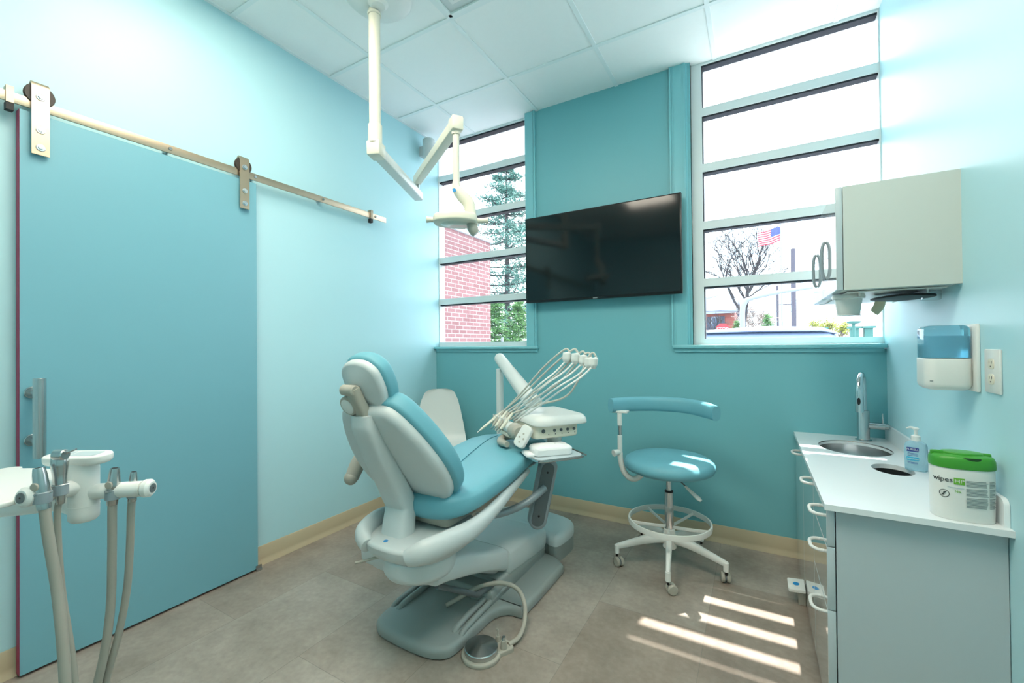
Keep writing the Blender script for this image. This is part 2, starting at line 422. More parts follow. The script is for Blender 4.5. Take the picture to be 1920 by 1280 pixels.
# ------------------------------------------------------------------ barn door
def door_obj():
    g = G(); g.use(mt['door']); x0, x1 = LW+.012, LW+.05
    g.b2((x0+.001, .462, .011), (x1, 1.329, 2.117))
    g.use(mt['doorend']); g.b2((x0, .4605, .0095), (x1-.004, .462, 2.117)); g.b2((x0, .4605, .0095), (x1-.004, 1.3295, .011)); g.b2((x0, 1.329, .0095), (x1-.004, 1.3295, 2.117))
    return g
door = thing('barn_door', 'flat aqua sliding barn door hung on the left wall', 'door', (LW+.03, .9, 0))
door_obj().obj('door_panel', None, door)
for y in (.512, 1.258):
    g = G(); x = LW+.07
    pr = [(x, 1.957), (x, 2.213), (x-.004, 2.227), (x-.014, 2.236), (x-.026, 2.234), (x-.036, 2.222)]
    ins = [(x-.005, 1.957), (x-.005, 2.211), (x-.008, 2.221), (x-.015, 2.229), (x-.024, 2.227), (x-.031, 2.218)]
    out = pr+list(reversed(ins))
    g.rings([[(a, yy, z) for a, z in out] for yy in (y-.024, y+.024)])
    h = g.obj('strap_hanger', mt['nickel'], door)
    g = G(); g.cyl((LW+.05, y, 1.975), (x-.004, y, 1.975), .014); g.cyl((LW+.05, y, 2.055), (x-.004, y, 2.055), .014); g.obj('spacer', mt['steel'], h)
    g = G()
    for z in (1.985, 2.052, 2.178):
        g.cyl((x, y, z), (x+.003, y, z), .0135, bev=.001); g.cyl((x+.003, y, z), (x+.008, y, z), .008, n=6)
    g.obj('bolt', mt['chrome'], h)
    g = G(); g.lathe([(.040, 0), (.042, .003), (.03, .0055), (.03, .0125), (.042, .015), (.040, .018)], frame((LW+.044, y, 2.189), (1, 0, 0)), 32); g.cyl((LW+.05, y, 2.189), (x-.005, y, 2.189), .006)
    g.obj('wheel', mt['darkwheel'], h)
hd = G(); hd.cyl((-2.284, .493, .82), (-2.284, .493, 1.112), .0175, bev=.0015)
hd.obj('pull_handle', mt['steel'], door)
g = G()
for z in (.877, 1.056): g.cyl((LW+.05, .493, z), (-2.295, .493, z), .011); g.cyl((LW+.05, .493, z), (LW+.058, .493, z), .022, bev=.002)
g.obj('handle_post', mt['steel'], door)
rail = thing('door_rail', 'brushed nickel flat track above the barn door on the left wall', 'rail', (LW, 1.3, 2.13))
g = G(); g.box((LW+.054, .45, 2.148), (.007, 3.64, .038), bev=.001); g.obj('track', mt['nickel'], rail)
for y in (-.9, .05, .93, 1.32, 1.74, 2.17):
    g = G(); g.cyl((LW, y, 2.147), (LW+.05, y, 2.147), .011); g.cyl((LW+.0575, y, 2.15), (LW+.062, y, 2.15), .009, .007, n=12); g.obj('standoff_bolt', mt['steel'], rail)
for y in (.436, 2.13):
    g = G(); g.use(mt['nickel']); g.b2((LW+.058, y-.010, 2.125), (LW+.064, y+.010, 2.185)); g.b2((LW+.03, y-.010, 2.17), (LW+.064, y+.010, 2.185)); g.use(mt['black']); g.b2((LW+.035, y-.010, 2.098), (LW+.062, y+.010, 2.126)); g.obj('door_stop', None, rail)
g = G(); g.b2((LW+.012, 1.315, 0), (LW+.062, 1.345, .012)); g.b2((LW+.053, 1.315, .012), (LW+.058, 1.345, .03)); tag(g.obj('floor_guide', mt['steel']), 'small steel guide on the floor at the foot of the barn door', 'door guide')

# ------------------------------------------------------------------ ceiling fixtures
def troffer(x0, y0, lab, lit, w=cs, l=cs, grp=None):
    t = thing('ceiling_light' if lit else 'ceiling_diffuser', lab, 'ceiling light' if lit else 'air diffuser', (x0+w/2, y0+l/2, H), group=grp)
    g = G(); a = .03; z = H-.012
    for (p, q) in (((x0+.012, y0+.012), (x0+w-.012, y0+a)), ((x0+.012, y0+l-a), (x0+w-.012, y0+l-.012)), ((x0+.012, y0+.012), (x0+a, y0+l-.012)), ((x0+w-a, y0+.012), (x0+w-.012, y0+l-.012))):
        g.b2((p[0], p[1], z), (q[0], q[1], H-.0005))
    g.obj('frame', mt['tbar'], t)
    g = G()
    if lit: g.b2((x0+a, y0+a, H-.008), (x0+w-a, y0+l-a, H-.001)); g.obj('diffuser', mt['lamp'], t)
    else:
        g.b2((x0+a, y0+a, H-.002), (x0+w-a, y0+l-a, H-.0006)); g.obj('back_pan', mt['shell'], t)
        g = G()
        for k in range(3):
            d = a+.04+k*.06; zz = H-.010-k*.0
            o = [(x0+d, y0+d), (x0+w-d, y0+d), (x0+w-d, y0+l-d), (x0+d, y0+l-d)]; i_ = offs(o, .028)
            g.rings([[(p[0], p[1], H-.003) for p in o], [(p[0], p[1], H-.014) for p in i_], [(p[0], p[1], H-.012) for p in i_], [(p[0], p[1], H-.001) for p in o]], loop=True)
        g.obj('louvre', mt['white'], t)
troffer(-1.423, 1.226, 'white square air diffuser in the ceiling beside the lamp pole', False)
troffer(-2.032, .616, 'lit square ceiling panel near the left wall above the barn door', True, grp='lit ceiling panels')
troffer(-1.423, .006, 'unseen lit ceiling panel added in the middle behind the lamp pole to brighten the room', True, grp='lit ceiling panels', l=2*cs)  # extra lamp out of view, added for the general room light
troffer(-.203, .006, 'unseen long lit ceiling panel added near the right wall to brighten the room', True, l=2*cs, grp='lit ceiling panels')  # added unseen panel, lifts the overall interior brightness
g = G(); g.use(mt['shell']); c = Vector((LW+.085, 2.72, 2.845)); g.cyl(c-Vector((0, 0, .085)), c+Vector((0, 0, .085)), .05, bev=.008, n=28); g.b2((LW, 2.70, 2.8), (LW+.05, 2.74, 2.88))
tag(g.obj('wall_speaker', None), 'small grey cylinder speaker high on the left wall beside the window', 'speaker')

# ------------------------------------------------------------------ television
tv = thing('television', 'large black flat television on the aqua wall between the windows', 'television', (-.94, BW-.1, 1.84))
g = G(); g.box((-.938, BW-.075, 1.842), (1.093, .035, .628), bev=.004); g.obj('casing', mt['tvframe'], tv)
g = G(); g.b2((-1.474, BW-.094, 1.545), (-.401, BW-.0921, 2.148)); g.obj('screen', mt['screen'], tv)
g = G(); g.b2((-1.1, BW-.058, 1.7), (-.78, BW-.001, 1.98)); g.obj('wall_bracket', mt['tvframe'], tv)
g = G(); g.b2((-.965, BW-.0938, 1.531), (-.935, BW-.092, 1.538)); g.obj('logo_badge', mt['inkgrey'], tv)
# ------------------------------------------------------------------ dental chair
CX = -1.245
ch = thing('dental_chair', 'reclined dental chair with aqua cushions and light grey shell in the middle of the room', 'dental chair', (CX, 1.7, 0))
def sym(pts):
    return [(CX+x, y) for x, y in pts]+[(CX-x, y) for x, y in reversed(pts)]
# base plate
o = sym([(.09, 1.268), (.17, 1.29), (.205, 1.34), (.215, 1.48), (.225, 1.60), (.27, 1.655), (.315, 1.66), (.335, 1.70), (.342, 2.05), (.325, 2.13), (.2, 2.19)])
o = smooth_poly(o, 3)
g = G(); g.slab(o, .004, .046, .003, .022)
for s in (-1, 1):
    for k, w in ((.155, .014), (.19, .013)):
        g.tube([(CX+s*k, 1.40, .036), (CX+s*k, 1.44, .052), (CX+s*k, 1.6, .058), (CX+s*(k+.005), 1.74, .07)], w, n=10, k=4)
g.slab([(x, y) for x, y in sym([(.2, 1.62), (.205, 2.1)])], .03, .10, 0, .02)
g.obj('base_plate', mt['greyplate'], ch)
g = G(); g.slab(offs(o, .012), 0, .005); g.obj('base_gasket', mt['black'], ch)
# pump cover
def loft_y(g, st, e=.42, n=28):
    rs = []
    for y, zb, zt, hw in st:
        zc, hh = (zb+zt)/2, (zt-zb)/2
        r = []
        for i in range(n):
            t = 2*pi*i/n; c, s_ = cos(t), sin(t)
            r.append((CX+hw*math.copysign(abs(c)**e, c), y, zc+hh*math.copysign(abs(s_)**e, s_)))
        rs.append(r)
    return g.rings(rs)
g = G(); loft_y(g, [(1.765, .11, .225, .195), (1.775, .10, .238, .208), (1.9, .09, .232, .212), (2.05, .075, .215, .212), (2.15, .07, .195, .21), (2.19, .075, .18, .2), (2.2, .09, .165, .18)], .32); g.obj('pump_cover', mt['shell'], ch)
g = G(); loft_y(g, [(1.7, .03, .12, .19), (1.73, .03, .135, .205), (2.16, .03, .11, .205), (2.185, .03, .10, .195)], .3); g.obj('pump_skirt', mt['greyplate'], ch)
# lift arm cover
g = G(); loft_y(g, [(1.235, .325, .385, .185), (1.242, .312, .402, .208), (1.30, .300, .408, .212), (1.45, .255, .36, .212), (1.6, .20, .30, .203), (1.74, .135, .25, .203), (1.765, .13, .24, .2)], .3); g.obj('lift_arm_cover', mt['shell'], ch)
g = G(); loft_y(g, [(1.25, .30, .33, .15), (1.5, .235, .28, .16), (1.74, .11, .18, .16)], .4); g.obj('lift_arm', mt['shell'], ch)
g = G()
for s in (-1, 1):
    g = G(); g.tube([(CX+s*.17, 1.74, .10), (CX+s*.17, 1.55, .12), (CX+s*.15, 1.3, .28)], .012, smooth=False); g.obj('linkage', mt['darkgrey'], ch)
# swivel housing and frame
CF = CX+.062
g = G(); g.slab(ell(.138, .14, 40, CF+.035, 1.265), .345, .43, .035, .012, domeb=.01); g.box((CF+.12, 1.265, .37), (.07, .07, .05), bev=.012); g.obj('swivel_housing', mt['shell'], ch)
g = G(); g.tube([(CF-.06, 1.16, .42), (CF-.13, 1.12, .40), (CF-.15, 1.11, .395)], .005); g.obj('swivel_lever', mt['greige'], ch)
g = G(); g.slab([(x, y) for x, y in ell(.205, .215, 40, CF, 1.32, .8)], .415, .488, .06, .014, n=6, domeb=.012)
for s in (-1, 1):
    g.tube([(CF+s*.10, 1.125, .465), (CF+s*.155, 1.155, .488), (CF+s*.19, 1.25, .495), (CF+s*.20, 1.38, .492), (CF+s*.20, 1.52, .51), (CF+s*.195, 1.68, .545), (CF+s*.18, 1.9, .585)], [.030, .044, .044, .04, .033, .026, .014], n=14, k=6, sq=(1, .75), up=(0, 0, 1))
g.obj('seat_frame', mt['shell'], ch)
g = G(); g.box((CF-.02, 1.6, .525), (.30, .56, .07), bev=.03); g.obj('seat_support', mt['greige'], ch)
g = G(); g.cyl((CF-.03, 1.15, .486), (CF-.03, 1.15, .4895), .009, n=14); g.obj('logo_badge', mt['blue'], ch)
# seat cushion
def seat(g, st, n=36, e1=.62, e2=.72, dish=.012):
    rs = []
    for y, zt, th, hw in st:
        r = []; zc = zt-th/2
        for i in range(n):
            t = 2*pi*i/n; c, s_ = cos(t), sin(t)
            x = hw*math.copysign(abs(c)**e1, c); z = zc+th/2*math.copysign(abs(s_)**e2, s_)
            if s_ > 0: z += dish*(abs(x)/max(hw, .01))**2*min(1, hw/.2)
            r.append((SCX+x, y, z))
        rs.append(r)
    return g.rings(rs)
SCX = CX+.03
st = [(1.268, .60, .03, .06), (1.274, .612, .06, .11), (1.292, .624, .09, .16), (1.325, .632, .108, .198), (1.38, .637, .115, .225), (1.45, .640, .115, .236), (1.6, .652, .113, .238), (1.75, .668, .11, .236), (1.88, .685, .10, .232), (2.0, .695, .095, .228), (2.12, .69, .09, .22), (2.28, .665, .08, .21), (2.42, .635, .07, .19), (2.5, .615, .055, .16), (2.53, .6, .03, .1)]
g = G(); seat(g, st); sc = g.obj('seat_cushion', mt['vinyl'], ch, angle=60)
def zt(y):
    for a, b in zip(st, st[1:]):
        if a[0] <= y <= b[0]: return a[1]+(b[1]-a[1])*(y-a[0])/(b[0]-a[0])
g = G()
g.tube([(SCX+x, y, zt(y)+.0035) for x, y in ((.16, 1.33), (.12, 1.36), (.04, 1.45), (-.01, 1.61), (-.05, 1.8), (-.085, 2.03), (-.12, 2.3))], .0016, n=6)
g.obj('seam', mt['seam'], sc)
g = G(); seat(g, [(1.9, .60, .02, .2), (2.1, .605, .02, .2), (2.4, .575, .02, .16), (2.5, .56, .015, .1)], dish=0); g.obj('leg_rest_shell', mt['shell'], ch)
# back rest   local frame: x lateral, y up the back, z toward the patient
def bframe(y, z, ang):   # ang = inclination of the back from horizontal
    up = Vector((0, -cos(ang), sin(ang))); nrm = Vector((0, sin(ang), cos(ang)))
    m = Matrix((Vector((1, 0, 0)), up, nrm)).transposed().to_4x4(); m.translation = (CX, y, z); return m
B = bframe(1.375, .60, radians(56))
bo = [(.10, -.015), (.18, .01), (.228, .07), (.247, .15), (.242, .24), (.215, .34), (.175, .43), (.135, .485), (.08, .505)]
bo = smooth_poly([(x, y) for x, y in bo]+[(-x, y) for x, y in reversed(bo)], 4)
g = G(); g.slab(bo, -.005, .078, .02, .032, M=B, n=6, dome=.006)
bc = g.obj('back_cushion', mt['vinyl'], ch, angle=60)
g = G(); q = offs(bo, .022)
g.tube([B @ Vector((x, y, .073)) for x, y in q[::3]], .0022, n=6, k=3, closed=True); g.obj('seam', mt['seam'], bc)
so = offs(bo, .014)
g = G(); g.slab(so, -.045, .0, .03, .004, M=B, n=6, domeb=.016); g.obj('back_shell', mt['shell'], ch, angle=60)
# spine running down the shell into the frame
g = G(); rs = []
for (u_, v_, hw, th) in ((.475, -.045, .045, .022), (.44, -.062, .05, .028), (.30, -.078, .058, .034), (.16, -.088, .062, .038), (.09, -.096, .062, .042), (.05, -.102, .062, .042)):
    p = B @ Vector((0, u_, v_)); rs.append((p, hw, th))
rs += [(Vector((CX+.006, 1.252, .552)), .061, .042), (Vector((CX+.012, 1.238, .515)), .062, .044), (Vector((CX+.016, 1.226, .465)), .064, .046)]
P = [r[0] for r in rs]; RR = []
for i, (p, hw, th) in enumerate(rs):
    t = (P[min(i+1, len(P)-1)]-P[max(i-1, 0)]).normalized(); Y = t.cross(Vector((1, 0, 0))).normalized()
    ring = []
    for j in range(24):
        a = 2*pi*j/24; c, s_ = cos(a), sin(a)
        ring.append(p+Vector((1, 0, 0))*hw*math.copysign(abs(c)**.5, c)+Y*th*math.copysign(abs(s_)**.6, s_))
    RR.append(ring)
RR2 = []
for i in range(len(RR)-1):
    for k in range(4):
        RR2.append([RR[i][j].lerp(RR[i+1][j], k/4) for j in range(24)])
RR2.append(RR[-1])
g.rings(RR2); g.obj('back_support', mt['shell'], ch, angle=60)
# head rest
HB = bframe(1.135, .985, radians(66))
ho = smooth_poly([(.05, .0), (.085, .02), (.103, .07), (.105, .12), (.094, .17), (.055, .205), (0, .215), (-.055, .205), (-.094, .17), (-.105, .12), (-.103, .07), (-.085, .02), (-.05, .0)], 4)
g = G(); g.slab(ho, .0, .065, .016, .03, M=HB, n=6, dome=.006); g.obj('head_cushion', mt['vinyl'], ch, angle=60)
g = G(); g.slab(offs(ho, .010), -.028, .004, .018, .003, M=HB, n=6, domeb=.018); g.obj('head_shell', mt['shell'], ch, angle=60)
g = G()
g.tube([HB @ Vector((0, -.07, -.035)), HB @ Vector((0, -.02, -.05)), HB @ Vector((0, .06, -.062)), HB @ Vector((0, .12, -.062))], [.026, .028, .028, .024], n=14, sq=(.8, 1), up=HB.to_3x3() @ Vector((0, 0, 1)), e=.6)
g.cyl(HB @ Vector((-.045, .115, -.068)), HB @ Vector((.02, .115, -.068)), .02, n=20, bev=.004)
g.obj('head_rest_bracket', mt['greige'], ch)
kn = HB @ Matrix.Translation((-.035, .055, -.085))
g = G(); g.lathe([(.036, .03), (.038, .022), (.038, .004), (.034, .0)], kn @ Matrix.Diagonal((1, 1, 1, 1)), 28); kk = g.obj('adjustment_knob', mt['greige'], ch)
g = G(); g.lathe([(.001, -.006), (.02, -.005), (.029, -.001), (.03, .003)], kn, 28); g.obj('knob_cap', mt['white'], kk)
# arm rest
g = G(); g.tube([(-1.5, 1.449, 0.774), (-1.53, 1.386, 0.744), (-1.55, 1.323, 0.707), (-1.56, 1.282, 0.636)], [.028, .039, .039, .033], n=16, k=8, sq=(.9, .8)); 
g.sphere((-1.56, 1.279, 0.637), .030, 8); g.obj('arm_rest', mt['greige'], ch)
g = G(); g.tube([(-1.54, 1.357, 0.701), (-1.48, 1.37, 0.652), (CX-.19, 1.45, .57)], .017, n=12); g.obj('arm_rest_post', mt['greymetal'], ch)
# small green plug under the frame
g = G(); g.cyl((-1.156, 1.224, 0.341), (-1.156, 1.224, 0.306), .005, n=8); g.obj('drain_plug', mt['teal'], ch)

# ------------------------------------------------------------------ floor junction box
fb = thing('utility_box', 'low grey floor box with white lid at the foot of the dental chair', 'floor box', (-1.24, 2.3, 0))
o = smooth_poly([(-1.49, 2.22), (-1.44, 2.16), (-1.1, 2.215), (-1.03, 2.2), (-.985, 2.2), (-.965, 2.27), (-.965, 2.40), (-1.03, 2.49), (-1.25, 2.53), (-1.45, 2.49), (-1.49, 2.4)], 4)
g = G(); g.slab(o, 0, .085, 0, 0); g.obj('box_base', mt['greyplate'], fb)
g = G(); g.slab(offs(o, -.003), .082, .14, .002, .035, dome=.004); g.obj('box_lid', mt['shell'], fb)

# ------------------------------------------------------------------ foot control
fp = thing('foot_control', 'round steel foot pedal on the floor beside the dental chair base', 'foot control', (-.952, 1.40, 0))
g = G(); g.slab(ell(.078, .078, 36, -.952, 1.395), 0, .016, .002, .006); g.slab(rrect(.085, .06, .015, 4, 0, 0), 0, .018, 0, .006, M=rz(radians(60), (-.893, 1.455, 0))); g.obj('pedal_base', mt['greige'], fp)
g = G(); g.lathe([(.0635, .014), (.066, .018), (.066, .034), (.0635, .037), (.03, .041), (.0005, .0435)], Matrix.Translation((-.952, 1.395, 0)), 48)
m_ = mt['steel'].copy(); m_.name = 'spun_steel'; m_.node_tree.nodes['Principled BSDF'].inputs['Anisotropic'].default_value = .85; m_.node_tree.nodes['Principled BSDF'].inputs['Roughness'].default_value = .25; m_.node_tree.nodes['Principled BSDF'].inputs['Anisotropic Rotation'].default_value = .25
tg = m_.node_tree.nodes.new('ShaderNodeTangent'); tg.direction_type = 'RADIAL'; tg.axis = 'Z'; m_.node_tree.links.new(tg.outputs[0], m_.node_tree.nodes['Principled BSDF'].inputs['Tangent'])
me_o = g.obj('pedal_disc', m_, fp)
g = G(); g.cyl((-.925, 1.478, .014), (-.925, 1.478, .036), .013, .009); g.cyl((-.925, 1.478, .036), (-.93, 1.48, .055), .003, .002); g.cyl((-.93, 1.48, .055), (-.931, 1.48, .062), .005, .004)
g.cyl((-.882, 1.45, .014), (-.882, 1.45, .05), .0145, .011); g.obj('switch_boot', mt['greige'], fp)
g = G(); g.cyl((-.882, 1.45, .05), (-.882, 1.45, .062), .0085, .0075, n=14); g.obj('switch_knob', mt['chrome'], fp)
g = G(); g.tube([(-.875, 1.475, .018), (-.86, 1.53, .018), (-.87, 1.60, .03), (-.90, 1.66, .075), (-.95, 1.68, .12), (-1.02, 1.65, .14), (-1.10, 1.60, .125), (-1.17, 1.54, .085), (-1.21, 1.50, .062)], .0095, n=12, k=8); g.obj('hose', mt['greige'], fp)

# ------------------------------------------------------------------ delivery unit
du = thing('delivery_unit', 'white dental delivery head with handpieces over the foot of the dental chair', 'delivery unit', (-.9, 1.95, .25))
# support slab and tube
u1, u0 = Vector((-0.93, 1.985, 0.611)), Vector((-0.986, 1.956, 0.311))
g = G(); g.tube([u0-Vector((0,0,.0)), u0.lerp(u1, .5), u1], .045, n=20, sq=(.95, .5), up=F.cross(Vector((0,0,1))), smooth=False)
M_ = frame(u0.lerp(u1, .5), -F, U.cross(F)*-1 if False else R)
g.b.clear(); L_ = (u1-u0).length
ax = (u1-u0).normalized(); sd = Vector((.75, .66, 0)); nr = sd.cross(ax).normalized(); sd = ax.cross(nr).normalized()
MM = Matrix((sd, ax, sd.cross(ax))).transposed().to_4x4(); MM.translation = u0.lerp(u1, .5)
if (MM.to_3x3() @ Vector((0, 0, 1))).dot(F) > 0:
    MM = MM @ Matrix.Rotation(pi, 4, 'Y')
g.slab(rrect(.092, L_+.06, .045, 8), -.03, .03, .012, .012, M=MM); ds = g.obj('support_slab', mt['greymetal'], du)
g = G(); g.slab(rrect(.066, L_+.02, .032, 8, -.006, 0), .028, .033, 0, .001, M=MM); pl_ = g.obj('slab_cover', mt['darkgrey'], ds)
for k in (-.11, .115):
    g = G(); g.cyl(MM @ Vector((-.006, k, .0325)), MM @ Vector((-.006, k, .0345)), .0055, n=12); g.obj('screw', mt['black'], ds)
g = G(); g.tube([(-0.93, 1.943, 0.498), (-0.98, 1.853, 0.449), (-1.05, 1.79, 0.413), (-1.1, 1.724, 0.406), (-1.16, 1.667, 0.407)], .018, n=14, k=8); g.obj('support_tube', mt['greymetal'], du)
# rear mast and arm
mb = Vector((-1.49, 2.43, 0))
g = G(); g.slab(rrect(.044, .034, .008, 3), .08, 1.06, .002, .006, M=rz(radians(-20), mb)); g.obj('mast', mt['white'], du)
g = G(); g.cyl((-1.488, 2.41, .95), (-1.4875, 2.409, .955), .003); 
a0, a1 = Vector((-1.495, 2.44, 1.127)), Vector((-1.095, 2.165, 0.873))
g.b.clear(); g.cyl(a0, a1, .036, .05, n=28, bev=.003); g.sphere(a0, .036, 10); g.cyl(a0-Vector((0, 0, .03)), a0, .02); g.obj('swing_arm', mt['white'], du)
# tray: u along the holders, v away
th = radians(-37); TU = Vector((cos(th), sin(th), 0)); TV = Vector((-sin(th), cos(th), 0))
def D(u_, v_, z): return Vector((-1.235, 2.03, 0))+TU*u_+TV*v_+Vector((0, 0, z))
DM = Matrix((TU, TV, Vector((0, 0, 1)))).transposed().to_4x4(); DM.translation = (-1.235, 2.03, 0)
g = G(); g.slab(rrect(.45, .27, .045, 6, .222, .135), .668, .678, .002, .003, M=DM)
o = rrect(.45, .27, .045, 6, .222, .135); g.tube([DM @ Vector((x, y, .679)) for x, y in o[::2]], .0035, n=6, closed=True, k=3)
tr = g.obj('tray', mt['steel'], du)
g = G(); g.slab(rrect(.43, .25, .04, 6, .222, .135), .678, .680, 0, 0, M=DM); g.obj('tray_liner', mt['lam'], tr)
# head body
HM = DM
g = G(); g.slab(rrect(.28, .26, .03, 5, .17, .18), .745, .82, .015, .0, M=HM); g.obj('head_body', mt['cream'], du)
g = G(); g.slab(rrect(.31, .31, .05, 6, .19, .20), .812, .862, .006, .042, M=HM, n=6, dome=.022); g.obj('head_lid', mt['white'], du)
for k in range(5):
    c = HM @ Vector((.3103, .125+k*.038 if k else .10, .785)); n_ = TU
    g = G(); g.cyl(c, c+n_*.003, .008 if k else .010, n=14); g.cyl(c+n_*.003, c+n_*.008, .0045, n=10); g.obj('valve_knob', mt['darkgrey'], du)
for k in range(5):
    g = G(); c = HM @ Vector((.3103, .13+k*.038, .767)); g.cyl(c, c+TU*.0015, .0025, n=8); g.obj('indicator', mt['black'], du)
g = G(); g.cyl(HM @ Vector((.24, .2, .70)), HM @ Vector((.24, .2, .747)), .035, .04); g.obj('regulator', mt['white'], du)
# control pad
pm = frame(HM @ Vector((.29, .0, .765)), Vector((.1, -.85, .3)), Vector((.85, .1, -.42)))
cp = G(); cp.slab(rrect(.06, .115, .02, 5), -.014, .014, .004, .006, M=pm @ Matrix.Rotation(radians(0), 4, 'Z')); cpad = cp.obj('control_pad', mt['white'], du)
g = G()
for a_, b_ in ((-.012, -.01), (.012, -.01), (0, .012), (0, -.032)): g.cyl(pm @ Vector((a_, b_, .0138)), pm @ Vector((a_, b_, .0152)), .005, n=12)
g.obj('pad_button', mt['greige'], cpad)
# holder bar
g = G(); g.cyl(HM @ Vector((-.05, .0, .788)), HM @ Vector((.17, .0, .778)), .030, n=24, bev=.006); g.obj('holder_bar', mt['white'], du)
g = G(); g.cyl(HM @ Vector((.165, .0, .776)), HM @ Vector((.245, .0, .773)), .041, n=28, bev=.012); g.obj('holder_end', mt['greige'], du)
g = G(); g.cyl(HM @ Vector((-.075, .0, .79)), HM @ Vector((-.045, .0, .79)), .035, n=28, bev=.01); g.obj('holder_cap', mt['greige'], du)
g = G(); g.slab(rrect(.22, .03, .008, 3, .06, -.01), .735, .755, .004, .004, M=HM); g.obj('holder_rail', mt['cream'], du)
# grab handle under the bar
g = G(); g.tube([HM @ Vector((.16, .01, .74)), HM @ Vector((.07, -.01, .722)), HM @ Vector((.12, -.055, .712)), HM @ Vector((.20, -.05, .712))], [.016, .019, .02, .015], n=14); g.obj('grab_handle', mt['greige'], du)
# whips and handpieces
tips = [(-0.832, 2.002, 1.174), (-0.787, 2.005, 1.169), (-0.751, 2.014, 1.16), (-0.719, 2.009, 1.148), (-0.692, 2.002, 1.148)]
mids = [(-0.933, 1.888, 1.018), (-0.897, 1.885, 1.02), (-0.861, 1.883, 1.016), (-0.827, 1.88, 1.013), (-0.796, 1.885, 1.009)]
roots = [HM @ Vector((-.02+.036*k, .035, .81)) for k in range(5)]
hsl = [HM @ Vector((-.035+.038*k, -.02, .812)) for k in range(5)]
for k in range(5):
    rt, md, tp = roots[k], Vector(mids[k]), Vector(tips[k])
    g = G(); g.tube([rt, rt.lerp(md, .5), md, md.lerp(tp, .6)+Vector((0, 0, -.03)), tp+Vector((0, 0, -.035))], .0048, n=8, k=8); g.obj('whip_arm', mt['white'], du)
    g = G(); g.tube([tp+Vector((0, 0, -.05)), tp+Vector((0, 0, -.03)), tp+Vector((.004, 0, .0)), tp+Vector((.004, 0, .006))], [.010, .021, .021, .010], n=12); g.obj('whip_clip', mt['white'], du)
    h0 = hsl[k]; dr = (Vector((-.35, -.55, -.42)) if k == 0 else Vector((-.12, -.2, -.25))).normalized()
    a_ = h0+dr*.02; bck = h0-dr*.055
    sag = [Vector((0, 0, .035)), Vector((0, 0, .03)), Vector((0, 0, .0)), Vector((0, 0, -.02)), Vector((.03, .0, -.075))][k]
    g = G(); g.tube([bck, bck.lerp(tp, .3)+Vector((0, 0, -.005))+sag*.4, bck.lerp(tp, .65)+sag, tp+Vector((-.02, 0, .012+.006*(k % 2))), tp+Vector((.012, 0, .014)), tp+Vector((.014, 0, -.02))], .0052, n=10, k=10); hz = g.obj('handpiece_hose', mt['hosel'], du)
    g = G(); e_ = h0+dr*(.115 if k == 0 else .05)
    g.tube([bck, h0, h0+dr*.04, e_], [.0075, .010, .0085, .006], n=12, k=4); g.obj('handpiece', mt['cream'] if k % 2 == 0 else mt['greige'], du)
    g = G(); g.cyl(e_, e_+dr*.022, .0045, .002, n=10); g.obj('handpiece_tip', mt['steel'], du)
    g = G(); g.tube([h0+Vector((-.014, 0, -.006)), h0+Vector((-.012, -.004, .01)), h0+Vector((-.014, -.006, .016))], .004, n=8); g.tube([h0+Vector((.014, 0, -.006)), h0+Vector((.012, .004, .01)), h0+Vector((.014, .006, .016))], .004, n=8); g.obj('holder_fork', mt['white'], du)
# bag on the tray
random.seed(4)
g = G(); o = rrect(.20, .12, .03, 6)
BM = DM @ Matrix.Translation((.335, .125, .6805)) @ Matrix.Rotation(radians(82), 4, 'Z')
g.slab(o, 0, .042, .006, .018, M=BM, n=5, dome=.008)
for v in g.b.verts:
    v.co += Vector((random.uniform(-1, 1), random.uniform(-1, 1), 0))*.0018+Vector((0, 0, random.uniform(-.001, .001))) if v.co.z > .69 else Vector((0, 0, 0))
pk = thing('instrument_pouch', 'white wrapped instrument pack lying on the metal tray', 'instrument pack', tuple(BM.translation))
g.obj('wrap', mt['paper'], pk, angle=25)
g = G(); g.slab(rrect(.045, .10, .015, 4, -.115, 0), 0, .012, .002, .006, M=BM, dome=.004); g.obj('folded_flap', mt['paper'], pk)

# ------------------------------------------------------------------ dental light on the ceiling pole
dl = thing('dental_light', 'white ceiling mounted dental light with folded arms and flat lamp head', 'dental light', (-1.694, 1.553, H))
px_, py_ = -1.694, 1.553
g = G(); g.lathe([(.165, 0), (.165, -.012), (.15, -.026), (.10, -.036), (.05, -.040), (.034, -.055)], Matrix.Translation((px_+.05, py_-.02, H-.001)) , 40, cap0=True, cap1=True); g.obj('ceiling_canopy', mt['white'], dl)
g = G(); g.cyl((px_, py_, 2.30), (px_, py_, H-.04), .029, n=28); g.cyl((px_, py_, 2.925), (px_, py_, 2.94), .035, n=28, bev=.003); g.obj('pole', mt['cream'], dl)
g = G(); g.cyl((px_, py_, 2.262), (px_, py_, 2.36), .035, n=28, bev=.003); g.box((0, 0, 0), (.085, .07, .075), M=frame((px_-.006, py_+.012, 2.235), (0, 0, 1), (-.26, .62, 0)), bev=.008); g.obj('pole_joint', mt['cream'], dl)
e1 = Vector((-1.962, 2.175, 2.222)); s1 = Vector((px_, py_, 2.232))
def bar(g, a, b, w, h, bev=.006, up=(0, 0, 1)):
    a, b = Vector(a), Vector(b); m = frame(a.lerp(b, .5), b-a, up); return g.slab(rrect(h, w, bev, 3), -(b-a).length/2, (b-a).length/2, .002, .002, M=m)
g = G(); bar(g, s1, e1, .06, .052); g.obj('lower_arm', mt['white'], dl)
g = G(); g.cyl(e1+Vector((.005, -.02, .02)), e1+Vector((.005, -.02, .09)), .014); g.obj('elbow_pin', mt['steel'], dl)
s2, e2 = Vector((-1.957, 2.155, 2.325)), Vector((-1.295, 1.712, 2.325))
